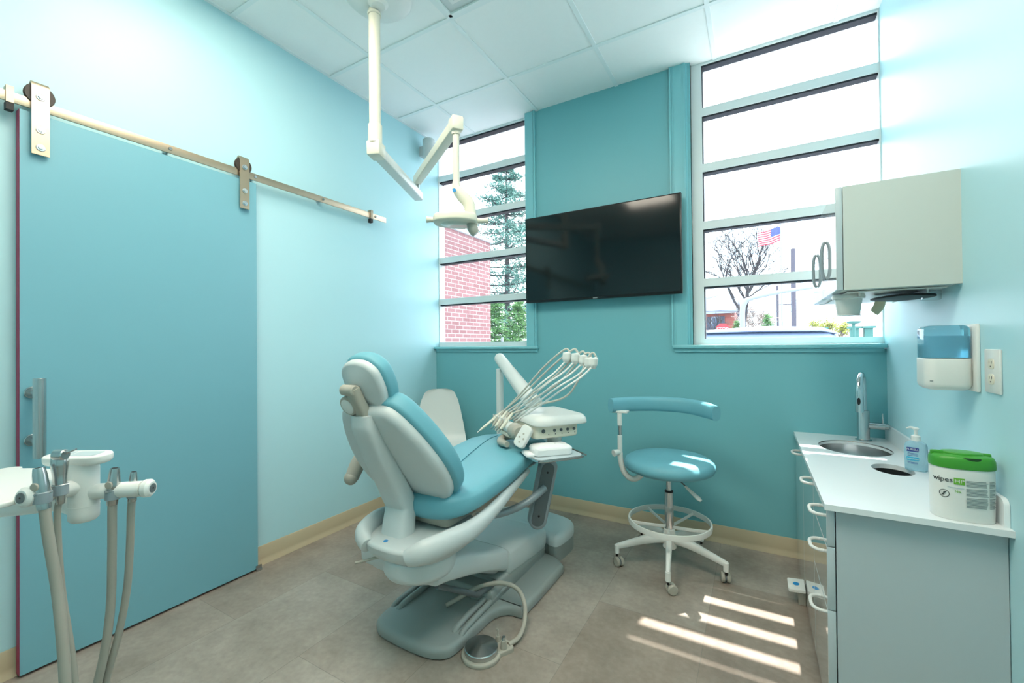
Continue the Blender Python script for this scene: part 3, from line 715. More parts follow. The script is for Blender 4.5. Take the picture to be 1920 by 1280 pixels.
g = G(); bar(g, s2, e2, .05, .055); g.box((0, 0, 0), (.07, .06, .07), M=frame(e2, (0, 0, 1), e2-s2), bev=.008); g.obj('upper_arm', mt['cream'], dl)
g = G(); g.cyl(e2+Vector((0, 0, -.30)), e2+Vector((0, 0, -.03)), .0165, n=20); g.cyl(e2+Vector((0, 0, -.05)), e2+Vector((0, 0, -.03)), .022, n=20); g.obj('drop_rod', mt['cream'], dl)
k0 = e2+Vector((0, 0, -.31))
side = Vector((.80, .55, 0)).normalized()
g = G(); g.tube([k0+Vector((0, 0, .03)), k0+Vector((0, 0, -.01)), k0+side*.025+Vector((0, 0, -.045)), k0+side*.062+Vector((0, 0, -.09)), k0+side*.072+Vector((0, 0, -.17))], [.018, .024, .03, .032, .028], n=16, k=8, sq=(1, .8)); yk = g.obj('yoke', mt['cream'], dl)
bp = k0+Vector((.005, -.024, -.028)); g = G(); g.cyl(bp, bp+Vector((.003, -.0045, 0)), .009, n=20); g.obj('logo_badge', mt['blue'], yk)
hc = Vector((-1.295, 1.719, 1.847)); LD = Vector((.86, .5, 0)).normalized()
LM = frame(hc, (0, .05, 1), LD)
g = G(); g.slab(smooth_poly([(-.10, -.055), (-.12, 0), (-.10, .055), (0, .085), (.09, .06), (.10, 0), (.09, -.06), (0, -.085)], 4), -.02, .022, .01, .012, M=LM, n=4, dome=.006); lh = g.obj('lamp_head', mt['cream'], dl)
g = G(); g.slab(ell(.085, .055, 24), -.023, -.019, .001, 0, M=LM); g.obj('lens', mt['clear'], lh)
for s in (-1, 1):
    g = G(); a_ = LM @ Vector((s*.10, 0, .0)); b_ = LM @ Vector((s*.155, 0, .002)); g.tube([a_, a_.lerp(b_, .6), b_], [.013, .013, .017], n=14); g.obj('lamp_handle', mt['cream'], dl)
g = G(); q0 = k0+side*.07+Vector((0, 0, -.16)); g.tube([q0, q0+side*.012+Vector((0, 0, -.055)), q0+side*.028+Vector((0, 0, -.075))], [.026, .027, .02], n=16); g.obj('tilt_knob', mt['greige'], dl)

# ------------------------------------------------------------------ operator stool
SX, SY = -.425, 2.46
sl = thing('operator_stool', 'aqua operator stool with foot ring on five casters in front of the aqua back wall', 'stool', (SX, SY, 0))
g = G(); g.lathe([(.15, .520), (.205, .522), (.228, .532), (.236, .548), (.236, .562), (.228, .580), (.205, .594), (.15, .601), (.08, .604), (.001, .605)], Matrix.Translation((SX, SY, 0)), 56); g.obj('seat', mt['vinyl'], sl, angle=70)
g = G(); g.cyl((SX, SY, .505), (SX, SY, .522), .10, .19, n=32); g.cyl((SX, SY, .47), (SX, SY, .508), .03, .065, n=28); g.obj('seat_plate', mt['white'], sl)
g = G(); g.cyl((SX, SY, .40), (SX, SY, .475), .0145, n=24); g.cyl((SX, SY, .20), (SX, SY, .405), .0235, n=28, bev=.003); g.obj('gas_column', mt['chrome'], sl)
g = G(); g.cyl((SX, SY, .404), (SX, SY, .412), .022, n=24); g.obj('column_ring', mt['black'], sl)
g = G(); g.cyl((SX, SY, .10), (SX, SY, .205), .036, .03, n=28, bev=.004); g.obj('hub', mt['white'], sl)
A0 = [206+72*k for k in range(5)]
for a_ in A0:
    c, s_ = cos(radians(a_)), sin(radians(a_)); d = Vector((c, s_, 0)); o_ = Vector((SX, SY, 0))
    g = G(); g.tube([o_+d*.02+Vector((0, 0, .15)), o_+d*.12+Vector((0, 0, .142)), o_+d*.29+Vector((0, 0, .098))], [.024, .022, .014], n=12, k=5, sq=(1, .72), up=(0, 0, 1), e=.6)
    g.cyl(o_+d*.285+Vector((0, 0, .062)), o_+d*.285+Vector((0, 0, .108)), .0135, n=16, bev=.002); g.obj('leg', mt['white'], sl)
    cc = o_+d*.285; sd_ = Vector((-s_*.4+c*.9, c*.4+s_*.9, 0)).normalized()
    tn = Vector((-sd_.y, sd_.x, 0)); cc2 = cc+tn*.018
    g = G(); g.cyl(cc+Vector((0, 0, .045)), cc+Vector((0, 0, .066)), .006, n=10); g.obj('caster_stem', mt['black'], sl)
    g = G()
    for q in (-1, 1): g.cyl(cc2+sd_*q*.004+Vector((0, 0, .025)), cc2+sd_*q*.021+Vector((0, 0, .025)), .025, n=24, bev=.004)
    cst = g.obj('caster', mt['greige'], sl)
    g = G(); g.cyl(cc2-sd_*.005+Vector((0, 0, .025)), cc2+sd_*.005+Vector((0, 0, .025)), .020, n=20); g.obj('caster_core', mt['darkgrey'], cst)
g = G(); n = 56; rr = .212
g.rings([[(SX+(rr+dx)*cos(2*pi*i/n), SY+(rr+dx)*sin(2*pi*i/n), .242+dz) for i in range(n)] for dx, dz in ((.004, -.014), (.006, 0), (.004, .014), (-.004, .014), (-.006, 0), (-.004, -.014))], loop=True); rg = g.obj('foot_ring', mt['white'], sl)
g = G()
for a_ in A0:
    c, s_ = cos(radians(a_)), sin(radians(a_)); g.tube([(SX+.02*c, SY+.02*s_, .215), (SX+.12*c, SY+.12*s_, .225), (SX+.207*c, SY+.207*s_, .238)], .008, n=8, sq=(1.2, .6), up=(0, 0, 1))
g.obj('ring_spoke', mt['white'], rg)
g = G(); g.tube([(SX-.12, SY-.03, .51), (SX-.16, SY-.045, .468), (SX-.20, SY-.05, .464), (SX-.235, SY-.05, .50), (SX-.252, SY-.05, .565), (SX-.254, SY-.05, .60)], .0155, n=14, k=8); g.cyl((SX-.254, SY-.05, .58), (SX-.254, SY-.05, .70), .0135, n=18, bev=.002); 
g.cyl((SX-.254, SY-.05, .755), (SX-.254, SY-.05, .825), .0135, n=18, bev=.002); bk = g.obj('support_arm', mt['white'], sl)
g = G(); g.cyl((SX-.254, SY-.05, .69), (SX-.254, SY-.05, .765), .0105, n=18); g.obj('chrome_post', mt['chrome'], sl)
g = G(); g.cyl((SX-.254, SY-.05, .605), (SX-.282, SY-.085, .60), .014, .02, n=16, bev=.002); g.obj('clamp_knob', mt['white'], sl)
g = G(); g.tube([(SX-.30, SY-.07, .868), (SX-.22, SY+.03, .868), (SX-.08, SY+.11, .868), (SX+.08, SY+.10, .867), (SX+.19, SY+.02, .862), (SX+.245, SY-.05, .857)], [.040, .042, .042, .042, .042, .038], n=20, k=8, sq=(1, .62), up=(0, 0, 1), e=.75); g.obj('arm_cushion', mt['vinyl'], sl, angle=60)
g = G(); g.box((SX-.254, SY-.035, .832), (.09, .05, .012), bev=.003); g.obj('cushion_plate', mt['white'], sl)
g = G(); g.tube([(SX+.03, SY-.02, .498), (SX+.08, SY-.04, .47), (SX+.10, SY-.05, .455)], .004, n=8); lv = g.obj('height_lever', mt['darkgrey'], sl)
g = G(); g.tube([(SX+.09, SY-.045, .462), (SX+.12, SY-.055, .44), (SX+.155, SY-.065, .415), (SX+.17, SY-.07, .405)], [.008, .013, .018, .010], n=14, sq=(.5, 1), up=(0, 0, 1)); g.obj('paddle', mt['white'], lv)

# ------------------------------------------------------------------ guest chair in the corner
gc = thing('side_chair', 'plain white moulded side chair in the corner behind the dental chair', 'chair', (-2.07, 2.5, 0), rot=radians(38))
def GC(x, y, z): return Matrix.Translation((-2.07, 2.5, 0)) @ Matrix.Rotation(radians(38), 4, 'Z') @ Vector((x, y, z))
g = G(); rs = []
prof = [(-.20, .425, .16), (-.205, .44, .19), (-.12, .445, .205), (.0, .43, .21), (.10, .435, .21), (.16, .46, .205), (.185, .52, .198), (.20, .60, .185), (.215, .70, .165), (.225, .78, .145), (.232, .84, .118), (.234, .862, .09), (.235, .870, .05)]
N_ = 15
def shellpt(i, j, off):
    y, z, hw = prof[i]
    y0, z0, _ = prof[max(i-1, 0)]; y1, z1, _ = prof[min(i+1, len(prof)-1)]
    t = Vector((0, y1-y0, z1-z0)).normalized(); nn = Vector((1, 0, 0)).cross(t)
    f = -1+2*j/(N_-1); curve = .018*f*f
    return Vector((hw*f, y, z))+nn*(-curve if z > .5 else curve*1.0)*(-1 if z > .5 else 1)*1.0+nn*off
RM = Matrix.Translation((-2.07, 2.5, 0)) @ Matrix.Rotation(radians(38), 4, 'Z')
for i in range(len(prof)):
    top = [shellpt(i, j, .005) for j in range(N_)]; bot = [shellpt(i, j, -.005) for j in reversed(range(N_))]
    rs.append(top+bot)
g.rings(rs, M=RM); g.obj('seat_shell', mt['white'], gc, angle=60)
for sx, sy in ((-1, -1), (1, -1), (-1, 1), (1, 1)):
    g = G(); g.cyl(GC(sx*.20, sy*.17+.0, 0), GC(sx*.13, sy*.11, .43), .010, .012, n=14); g.obj('leg', mt['chrome'], gc)
g = G(); g.box((0, 0, .425), (.26, .24, .016), M=RM, bev=.004); g.obj('under_frame', mt['greymetal'], gc)

# ------------------------------------------------------------------ assistant arm in the left foreground
aa = thing('assistant_unit', 'white assistant arm with four suction handpieces and hoses in the left foreground', 'dental arm', (-1.9, -.1, 0))
hub = Vector((-1.412, .378, 0)); 
g = G(); g.lathe([(.023, .806), (.028, .812), (.0285, .826), (.0285, .93), (.0265, .945)], Matrix.Translation(hub), 32); g.lathe([(.029, .842), (.029, .8435)], Matrix.Translation(hub), 32); g.obj('hub', mt['white'], aa)
for nm, a_, b_ in (('left', hub+Vector((0, 0, .888)), Vector((-1.374, 0.287, 0.899))), ('right', hub+Vector((0, 0, .873)), Vector((-1.31, 0.456, 0.875)))):
    dr = (b_-a_).normalized()
    g = G(); g.cyl(a_, b_, .0185, n=28); g.cyl(b_-dr*.0, b_+dr*.022, .0215, .0215, n=28, bev=.006); hb = g.obj('holder_bar', mt['white'], aa)
    g = G(); g.cyl(b_+dr*.020, b_+dr*.0235, .011, n=24); ec = g.obj('end_cap', mt['darkgrey'], hb)
    g = G(); g.cyl(b_+dr*.0235, b_+dr*.024, .002, n=10); g.obj('end_screw', mt['black'], ec)
# touch pad
pa, pb = Vector((-1.474, 0.344, 0.962)), Vector((-1.378, 0.4, 0.948))
pm = frame((pa+pb)/2+Vector((0, 0, .004)), (.03, -.06, 1), pb-pa)
g = G(); g.slab(rrect((pb-pa).length+.035, .062, .030, 8), -.016, .006, .010, .004, M=pm, n=4); pad = g.obj('touch_pad', mt['white'], aa)
g = G(); g.slab(rrect(.06, .034, .006, 3, .022, 0), .006, .0068, 0, 0, M=pm); g.slab(rrect(.018, .034, .004, 3, -.024, 0), .006, .0068, 0, 0, M=pm); g.obj('pad_label', mt['lam'], pad)
def hp(px_top, px_bar, px_pts, r, kind):
    pass
def suction(top, bar_, hose_pts, rt, rb, rh, lab=None, lever=True):
    top, bar_ = Vector(top), Vector(bar_)
    g = G(); d = (top-bar_); 
    g.tube([bar_-d*.45, bar_, bar_+d*.35, bar_+d*.75, top], [rh*1.15, rb, rb*1.05, rt*1.25, rt], n=20, k=5); v = g.obj('suction_valve', mt['steel'], aa)
    g = G(); g.cyl(top-d*.02, top+d*.006, rt*.7, n=16); g.obj('valve_bore', mt['black'], v)
    if lever:
        c = bar_+d*.38; g = G(); f_ = -F*rb*1.1; g.cyl(c+f_*.8, c+f_*1.1, rb*.7, n=18, bev=.001); g.obj('valve_lever', mt['greige'], v)
    g = G(); c = bar_+d*.12; g.tube([c+R*rb*1.5+F*rb*.3, c-F*rb*1.3, c-R*rb*1.5+F*rb*.3], .0016, n=6, k=6); g.obj('valve_clip', mt['steel'], v)
    g = G(); g.tube([bar_-d*.3]+[Vector(p) for p in hose_pts], rh, n=14, k=8); g.obj('suction_hose', mt['hose'], aa)
    g = G(); g.cyl(bar_-Vector((0,0,.014)), bar_+Vector((0,0,.010)), rb*1.25, n=20, bev=.001); g.obj('holder_collar', mt['greymetal'], aa)
suction((-1.363, 0.293, 0.96), (-1.356, 0.297, 0.898), [(-1.352, 0.3, 0.863), (-1.345, 0.304, 0.804), (-1.332, 0.313, 0.699), (-1.308, 0.316, 0.59), (-1.29, 0.316, 0.482), (-1.31, 0.317, 0.382), (-1.55, .05, .22), (-1.78, -.06, .16)], .0095, .0125, .0098)
suction((-1.374, 0.327, 0.98), (-1.372, 0.328, 0.903), [(-1.378, 0.325, 0.849), (-1.376, 0.327, 0.752), (-1.37, 0.332, 0.655), (-1.348, 0.34, 0.538), (-1.334, 0.343, 0.446), (-1.346, 0.343, 0.345), (-1.6, .12, .2), (-1.8, -.02, .14)], .0125, .0115, .0062, lever=False)
suction((-1.349, 0.416, 0.93), (-1.354, 0.414, 0.869), [(-1.356, 0.413, 0.823), (-1.358, 0.413, 0.72), (-1.362, 0.412, 0.604), (-1.361, 0.402, 0.507), (-1.368, 0.387, 0.413), (-1.405, 0.378, 0.316), (-1.66, .16, .2), (-1.82, .0, .12)], .0085, .0125, .0088)
suction((-1.335, 0.447, 0.915), (-1.339, 0.446, 0.865), [(-1.342, 0.444, 0.815), (-1.345, 0.443, 0.736), (-1.353, 0.44, 0.631), (-1.358, 0.427, 0.532), (-1.373, 0.407, 0.423), (-1.416, 0.395, 0.311), (-1.7, .2, .18), (-1.84, .02, .1)], .006, .009, .0078)
g = G(); c = Vector((-1.357, 0.325, 0.982)); g.cyl(c, c+Vector((.03, .018, .012)), .004, .002, n=10); g.cyl(c-R*.012, c+R*.012, .012, n=20, bev=.002); g.obj('syringe_head', mt['steel'], aa)
# arm to the column outside the picture, and its tray
g = G(); g.tube([hub+Vector((0, 0, .826)), (-1.54, 0.365, 0.828), (-1.697, 0.333, 0.798), (-1.925, 0.306, 0.761), (-1.98, .30, .80), (-2.08, .1, .79)], [.022, .019, .018, .018, .02, .024], n=16, sq=(1.05, .8), up=(0, 0, 1)); g.obj('swing_arm', mt['white'], aa)
g = G(); g.cyl((-2.08, .1, 0), (-2.08, .1, .82), .03, n=24); g.cyl((-2.08, .1, 0), (-2.08, .1, .03), .17, .15, n=36); g.obj('floor_column', mt['white'], aa)
at_ = thing('assistant_tray', 'white rounded tray beside the suction handpieces at the left picture edge', 'tray', (-1.75, .35, .87))
g = G(); g.slab(smooth_poly([(-1.51, 0.376), (-1.609, 0.384), (-1.706, 0.354), (-1.794, 0.286), (-1.799, 0.201), (-1.578, 0.156), (-1.429, 0.186), (-1.373, 0.24), (-1.412, 0.301), (-1.46, 0.351)], 4), .886, .898, .004, .004); g.obj('tray_top', mt['white'], at_)
g = G(); g.cyl((-1.80, .33, .80), (-1.80, .33, .888), .025, n=20); g.obj('tray_stem', mt['white'], at_)
# ------------------------------------------------------------------ base cabinet and counter on the right wall
X0, CY, CZ = .188, 1.642, .712
def unit(name, y0, y1, lab, cat='cabinet'):
    t = thing(name, lab, cat, (.39, (y0+y1)/2, 0)); return t
def pull(g, x, y, z, L=.10, out=.034, vert=False, r=.0055):
    ax = Vector((0, 0, 1)) if vert else Vector((0, 1, 0)); o_ = Vector((-1, 0, 0)); c = Vector((x, y, z))
    g.tube([c-ax*L/2, c-ax*L*.47+o_*out*.5, c-ax*L*.3+o_*out*.92, c+o_*out, c+ax*L*.3+o_*out*.92, c+ax*L*.47+o_*out*.5, c+ax*L/2], r, n=12, k=5)
fr = [(1.672, 2.03, 'drawer'), (2.03, 2.46, 'door'), (2.46, 2.893, 'door')]
labs = ['grey drawer cabinet at the near end of the counter with three drawers', 'grey cabinet under the middle of the counter', 'grey cabinet under the sink against the back wall']
for k, (y0, y1, kind) in enumerate(fr):
    u = unit('base_cabinet', y0, y1, labs[k])
    g = G()
    ys = y0+.002
    g.b2((X0+.024, ys, .0), (RW-.002, ys+.016, .694)); g.b2((X0+.024, y1-.018, .09), (RW-.002, y1-.002, .694)); g.b2((X0+.06, ys+.016, .085), (RW-.012, y1-.018, .10)); g.b2((RW-.012, ys+.016, .1), (RW-.002, y1-.018, .694)); g.b2((X0+.06, ys+.016, 0), (X0+.072, y1-.019, .085)); g.b2((X0+.0245, ys+.016, .675), (X0+.06, y1-.018, .693))
    g.obj('carcass', mt['lam'], u)
    if kind == 'drawer':
        zz = [.692, .569, .368, .012 if False else .10]; zz = [.692, .5685, .3675, .012]
        for a_, b_ in zip(zz, zz[1:]):
            g = G(); g.use(mt['lam']); g.box((X0+.0105, (y0+y1)/2, (a_+b_)/2+.001), (.021, y1-y0-.003, a_-b_-.003), bev=.0012); g.use(mt['lamfront']); g.b2((X0-.0006, y0+.004, b_+.004), (X0+.0004, y1-.004, a_-.003)); d_ = g.obj('drawer_front', None, u)
            g = G(); pull(g, X0, (y0+y1)/2-.05, a_-.05 if a_ > .6 else a_-.045); g.obj('drawer_pull', mt['white'], d_)
    else:
        g = G(); g.use(mt['lam']); g.box((X0+.0105, (y0+y1)/2, (.692+.012)/2), (.021, y1-y0-.003, .678), bev=.0012); g.use(mt['lamfront']); g.b2((X0-.0006, y0+.004, .015), (X0+.0004, y1-.004, .689)); d_ = g.obj('cabinet_door', None, u)
        g = G(); pull(g, X0, y0+.08 if k == 1 else y0+.16, .655, L=.09); g.obj('door_pull', mt['white'], d_)
# worktop with two openings
def worktop():
    b = bmesh.new(); es = []
    def loop(pts):
        vs = [b.verts.new((x, y, CZ)) for x, y in pts]
        for i in range(len(vs)): es.append(b.edges.new((vs[i], vs[(i+1) % len(vs)])))
    loop([(X0-.008, CY), (RW-.0, CY), (RW-.0, BW), (X0-.008, BW)])
    loop(ell(.140, .172, 48, .402, 2.585)); loop(ell(.064, .088, 40, .463, 2.213))
    bmesh.ops.triangle_fill(b, use_beauty=True, use_dissolve=False, edges=es)
    r = bmesh.ops.extrude_face_region(b, geom=b.faces[:])
    for v in [e for e in r['geom'] if isinstance(e, bmesh.types.BMVert)]: v.co.z -= .018
    bmesh.ops.recalc_face_normals(b, faces=b.faces[:])
    me = bpy.data.meshes.new('worktop'); b.to_mesh(me); b.free(); me.materials.append(mt['solid'])
    o = bpy.data.objects.new('worktop', me); COL.objects.link(o); return o
wt = tag(worktop(), 'white worktop with round sink and waste openings on the grey cabinets', 'worktop')
g = G(); g.slab([(BW-.002, .712), (CY+.022, .712), (CY+.022, .770), (CY+.028, .782), (CY+.04, .788), (BW-.002, .788)], -.006, .006, .001, .001, M=Matrix(((0, 0, 1, RW-.0065), (1, 0, 0, 0), (0, 1, 0, 0), (0, 0, 0, 1)))); g.obj('backsplash', mt['solid'], wt)
# sink bowl
g = G(); n = 48
prof = [(1.0, .7115), (1.02, .700), (1.01, .66), (.95, .61), (.82, .585), (.5, .577), (.10, .574)]
g.rings([[(.402+.139*k*cos(2*pi*i/n), 2.585+.171*k*sin(2*pi*i/n), z) for i in range(n)] for k, z in prof]+[[(.402+.139*k*cos(2*pi*i/n), 2.585+.171*k*sin(2*pi*i/n), z-.002) for i in range(n)] for k, z in reversed(prof)], cap0=False, cap1=False)
snk = tag(g.obj('sink_bowl', mt['steel']), 'stainless steel round sink bowl sunk in the white worktop', 'sink')
g = G(); g.lathe([(.018, .5775), (.022, .579), (.022, .581), (.0, .580)], Matrix.Translation((.402, 2.585, 0)), 20); g.obj('drain', mt['chrome'], snk)
g = G(); n = 40; prof = [(1.0, .711), (1.02, .70), (1.0, .5), (.97, .42)]
g.rings([[(.463+.064*k*cos(2*pi*i/n), 2.213+.088*k*sin(2*pi*i/n), z) for i in range(n)] for k, z in prof], cap0=False)
tag(g.obj('waste_chute', mt['sinkdark']), 'dark oval waste opening in the white worktop nearer than the sink', 'waste chute')
# faucet
fc = thing('faucet', 'chrome gooseneck faucet with side lever behind the sink', 'faucet', (.476, 2.80, CZ))
fx, fy = .474, 2.80
g = G(); g.lathe([(.035, .7125), (.035, .716), (.028, .719), (.026, .724), (.026, .862), (.024, .866), (.016, .868)], Matrix.Translation((fx, fy, 0)), 32); g.obj('body', mt['steel'], fc)
d_ = Vector((-.28, -.96, 0))
g = G(); p = Vector((fx, fy, 0)); g.tube([p+Vector((0, 0, .86)), p+Vector((0, 0, .95)), p+Vector((0, 0, 1.0)), p+d_*.025+Vector((0, 0, 1.04)), p+d_*.065+Vector((0, 0, 1.052)), p+d_*.10+Vector((0, 0, 1.03)), p+d_*.118+Vector((0, 0, .99)), p+d_*.12+Vector((0, 0, .95)), p+d_*.12+Vector((0, 0, .87))], [.016, .0155, .015, .0145, .0145, .0145, .016, .0175, .0178], n=20, k=8); sp = g.obj('spout', mt['chrome'], fc)
g = G(); c = p+d_*.137+Vector((0, 0, .925)); g.slab(ell(.007, .018, 20), -.002, .0015, 0, .001, M=frame(c, (-.28, -.96, 0), (1, -.28, 0))); g.obj('sensor_window', mt['black'], sp)
g = G(); q = Vector((1, -.1, 0)).normalized(); c = p+Vector((0, 0, .79)); g.cyl(c+q*.02, c+q*.085, .017, .017, n=24, bev=.002); g.cyl(c+q*.085, c+q*.098, .014, .014, n=20); g.cyl(c+q*.078, c+q*.075+Vector((0, 0, .065)), .0048, .004, n=10, bev=.001); g.obj('lever', mt['steel'], fc)
# under counter sensor pedal
kp = thing('knee_pedal', 'small white pedal with blue badge on the floor at the cabinet foot', 'pedal', (.16, 2.38, 0))
g = G(); g.box((.172, 2.42, .033), (.03, .08, .066), bev=.003); g.obj('housing', mt['greige'], kp)
m_p = frame((.151, 2.40, .078), (-.12, -.1, 1), (1, 0, 0))
g = G(); g.slab(rrect(.068, .09, .006, 3), -.008, .008, .002, .003, M=m_p); pd = g.obj('treadle', mt['white'], kp)
g = G(); g.slab(ell(.013, .013, 24), .008, .0088, 0, 0, M=m_p); g.obj('round_badge', mt['blue'], pd)

# ------------------------------------------------------------------ wall cabinet
uc = thing('wall_cabinet', 'grey wall cabinet with glossy white doors above the worktop', 'cabinet', (.42, 2.3, 1.6))
y0, y1, z0, z1, xf = 1.945, 2.665, 1.408, 1.785, .258
g = G(); g.b2((xf+.022, y0, z0), (RW, y0+.018, z1)); g.b2((xf+.022, y1-.018, z0), (RW, y1, z1)); g.b2((xf+.022, y0+.018, z0+.002), (RW, y1-.018, z0+.02)); g.b2((xf+.022, y0+.018, z1-.018), (RW, y1-.018, z1)); g.b2((RW-.01, y0+.018, z0+.02), (RW, y1-.018, z1-.018)); g.obj('carcass', mt['cream'] if False else mat('warm_grey_laminate', (200, 206, 200), .35), uc)
yc = (y0+y1)/2
for a_, b_ in ((y0, yc-.001), (yc+.001, y1)):
    g = G(); g.use(mt['lam']); g.box((xf+.0105, (a_+b_)/2, (z0+z1)/2), (.019, b_-a_, z1-z0), bev=.001); g.use(mt['lamfront']); g.b2((xf, a_+.002, z0+.002), (xf+.0015, b_-.002, z1-.002)); dd = g.obj('cabinet_door', None, uc)
    g = G(); pull(g, xf, (b_-.10) if a_ == y0 else (a_+.20), 1.56, L=.15, out=.014, vert=True, r=.0065); g.obj('door_pull', mt['greymetal'], dd)
# things under the wall cabinet
g = G(); g.b2((.30, 2.02, 1.404), (.575, 2.60, 1.408)); g.b2((.34, 2.05, 1.392), (.345, 2.5, 1.404)); g.b2((.53, 2.05, 1.392), (.535, 2.5, 1.404))
cd = thing('cup_dispenser', 'white cup standing mouth down under the wall cabinet nearest the window', 'cup dispenser', (.318, 2.12, 1.40))
c = Vector((.318, 2.12, 0)); g2 = G(); g2.lathe([(.040, 1.322), (.036, 1.326), (.044, 1.386), (.052, 1.388), (.053, 1.398), (.05, 1.404)], Matrix.Translation(c), 32); g2.obj('cup_holder', mt['white'], cd)
tag(g.obj('under_cabinet_rack', mt['white']), 'flat white rack fixed under the wall cabinet', 'rack')
g = G(); g.slab(smooth_poly([(.45, 2.03), (.56, 2.08), (.57, 2.2), (.5, 2.3), (.40, 2.2)], 3), 1.383, 1.390, .001, .001); tag(g.obj('black_pad', mt['black']), 'black pouch lying in the rack under the wall cabinet', 'pouch')
g = G(); a_, b_ = Vector((0.499, 2.532, 1.409)), Vector((0.471, 2.517, 1.351)); g.tube([a_+Vector((0,0,.02)), a_, a_.lerp(b_, .5)+Vector((.004, 0, 0)), b_], [.016, .02, .022, .018], n=14, sq=(1.15, .35), up=R, k=4); tag(g.obj('tissue', mt['beigep']), 'cream tissue hanging out of the rack under the wall cabinet', 'tissue')
g = G(); g.slab(rrect(.05, .05, .012, 4), -.0, .035, .004, .001, M=Matrix.Translation((.545, 2.07, 1.365))); tag(g.obj('clear_tub', mt['clear']), 'clear plastic tub under the wall cabinet beside the wall', 'tub')

# ------------------------------------------------------------------ soap dispenser
sd = thing('soap_dispenser', 'wall mounted soap dispenser with a clear blue tank above a white body', 'soap dispenser', (.53, 1.89, 1.16))
g = G(); g.box((RW-.005, 1.88, 1.166), (.010, .112, .208), bev=.003); g.obj('back_plate', mt['white'], sd)
g = G(); g.slab(rrect(.112, .115, .028, 6, .5255, 1.893), 1.063, 1.163, .02, .002); bd = g.obj('body', mt['white'], sd)
g = G(); g.slab(rrect(.108, .111, .026, 6, .5255, 1.893), 1.164, 1.268, .002, .016, n=5); g.obj('tank', mt['tank'], sd)
g = G(); g.slab(rrect(.094, .095, .02, 6, .5255, 1.893), 1.166, 1.235, .002, .002, n=3); g.obj('blue_soap', mat('blue_soap', (160, 222, 240), .12, trans=.5, ior=1.33), sd)
g = G(); g.b2((.478, 1.8355, 1.09), (.486, 1.8358, 1.094)); g.obj('logo_badge', mt['inkgrey'], bd)
# ------------------------------------------------------------------ outlet
ot = thing('wall_outlet', 'white double outlet on the right wall beside the soap dispenser', 'outlet', (RW, 1.738, 1.13))
g = G(); g.box((RW-.0035, 1.738, 1.131), (.007, .090, .126), bev=.003); g.obj('cover_plate', mt['white'], ot)
for z in (1.152, 1.108):
    g = G(); g.slab(rrect(.034, .030, .010, 4), 0, .002, 0, .0008, M=frame((RW-.007, 1.738, z), (-1, 0, 0), (0, 1, 0))); s_ = g.obj('receptacle', mt['cream'], ot)
    g = G()
    for dy in (-.007, .007): g.b2((RW-.0094, 1.738+dy-.001, z+.001), (RW-.009, 1.738+dy+.001, z+.009))
    g.cyl((RW-.0088, 1.738, z-.007), (RW-.0094, 1.738, z-.007), .0022, n=10); g.obj('slots', mt['black'], s_)

# ------------------------------------------------------------------ sanitizer bottle
hb_ = thing('hand_sanitizer', 'clear pump bottle of hand sanitizer beside the backsplash', 'bottle', (.540, 2.24, CZ))
BX = rz(radians(-18), (.540, 2.24, CZ))
g = G(); rs = []
for z, w, d in ((.0005, .030, .019), (.003, .033, .021), (.05, .034, .022), (.095, .034, .022), (.107, .030, .020), (.113, .018, .016), (.117, .013, .013)):
    rs.append([(x, y, z) for x, y in ell(w, d, 32, e=.6)])
g.rings(rs, M=BX); bo_ = g.obj('bottle_body', mt['gel'], hb_)
g = G(); g.lathe([(.0145, .116), (.0145, .134), (.011, .137), (.0055, .139), (.0055, .158), (.010, .160), (.011, .165), (.006, .168)], BX, 24); g.tube([BX @ Vector(q) for q in ((.002, 0, .164), (-.014, 0, .167), (-.027, 0, .162))], [.0055, .005, .0035], n=12, sq=(.8, 1.2)); g.obj('pump_head', mt['white'], hb_)
def flat_on(me, M):
    me.transform(M)
def label_obj(name, s, M, size, m, parent, bend=None, sx=1.0):
    me = text(s, None, size)
    for v in me.vertices:
        v.co.x *= sx
        v.co = bend(v.co.x, v.co.y, v.co.z) if bend else M @ v.co
    me.materials.clear(); me.materials.append(m)
    o = bpy.data.objects.new(name, me); COL.objects.link(o)
    L_ = Matrix.Identity(4); pl = parent
    while pl is not None:
        L_ = Matrix.Translation(pl.location) @ pl.rotation_euler.to_matrix().to_4x4() @ L_; pl = pl.parent
    me.transform(L_.inverted()); o.parent = parent; return o
LMx = BX @ Matrix(((1, 0, 0, -.008), (0, 0, -1, -.0222), (0, 1, 0, 0), (0, 0, 0, 1)))
g = G(); g.slab(rrect(.036, .016, .003, 3, 0, .084), 0, .0006, 0, 0, M=LMx); g.obj('label_patch', mt['navy'], bo_)
label_obj('label_text', 'PURELL', LMx @ Matrix.Translation((0, .084, .0008)), .011, mt['white'], bo_)
g = G(); g.slab(rrect(.036, .014, .002, 3, 0, .048), 0, .0006, 0, 0, M=LMx); g.obj('label_band', mt['cyan'], bo_)
label_obj('label_text', 'Advanced', LMx @ Matrix.Translation((0, .048, .0008)), .0085, mt['white'], bo_)
g = G()
for z in (.069, .065, .06, .034, .030): g.slab(rrect(.03, .0014, .0005, 1, 0, z), 0, .0004, 0, 0, M=LMx)
g.obj('label_lines', mt['navy'], bo_)

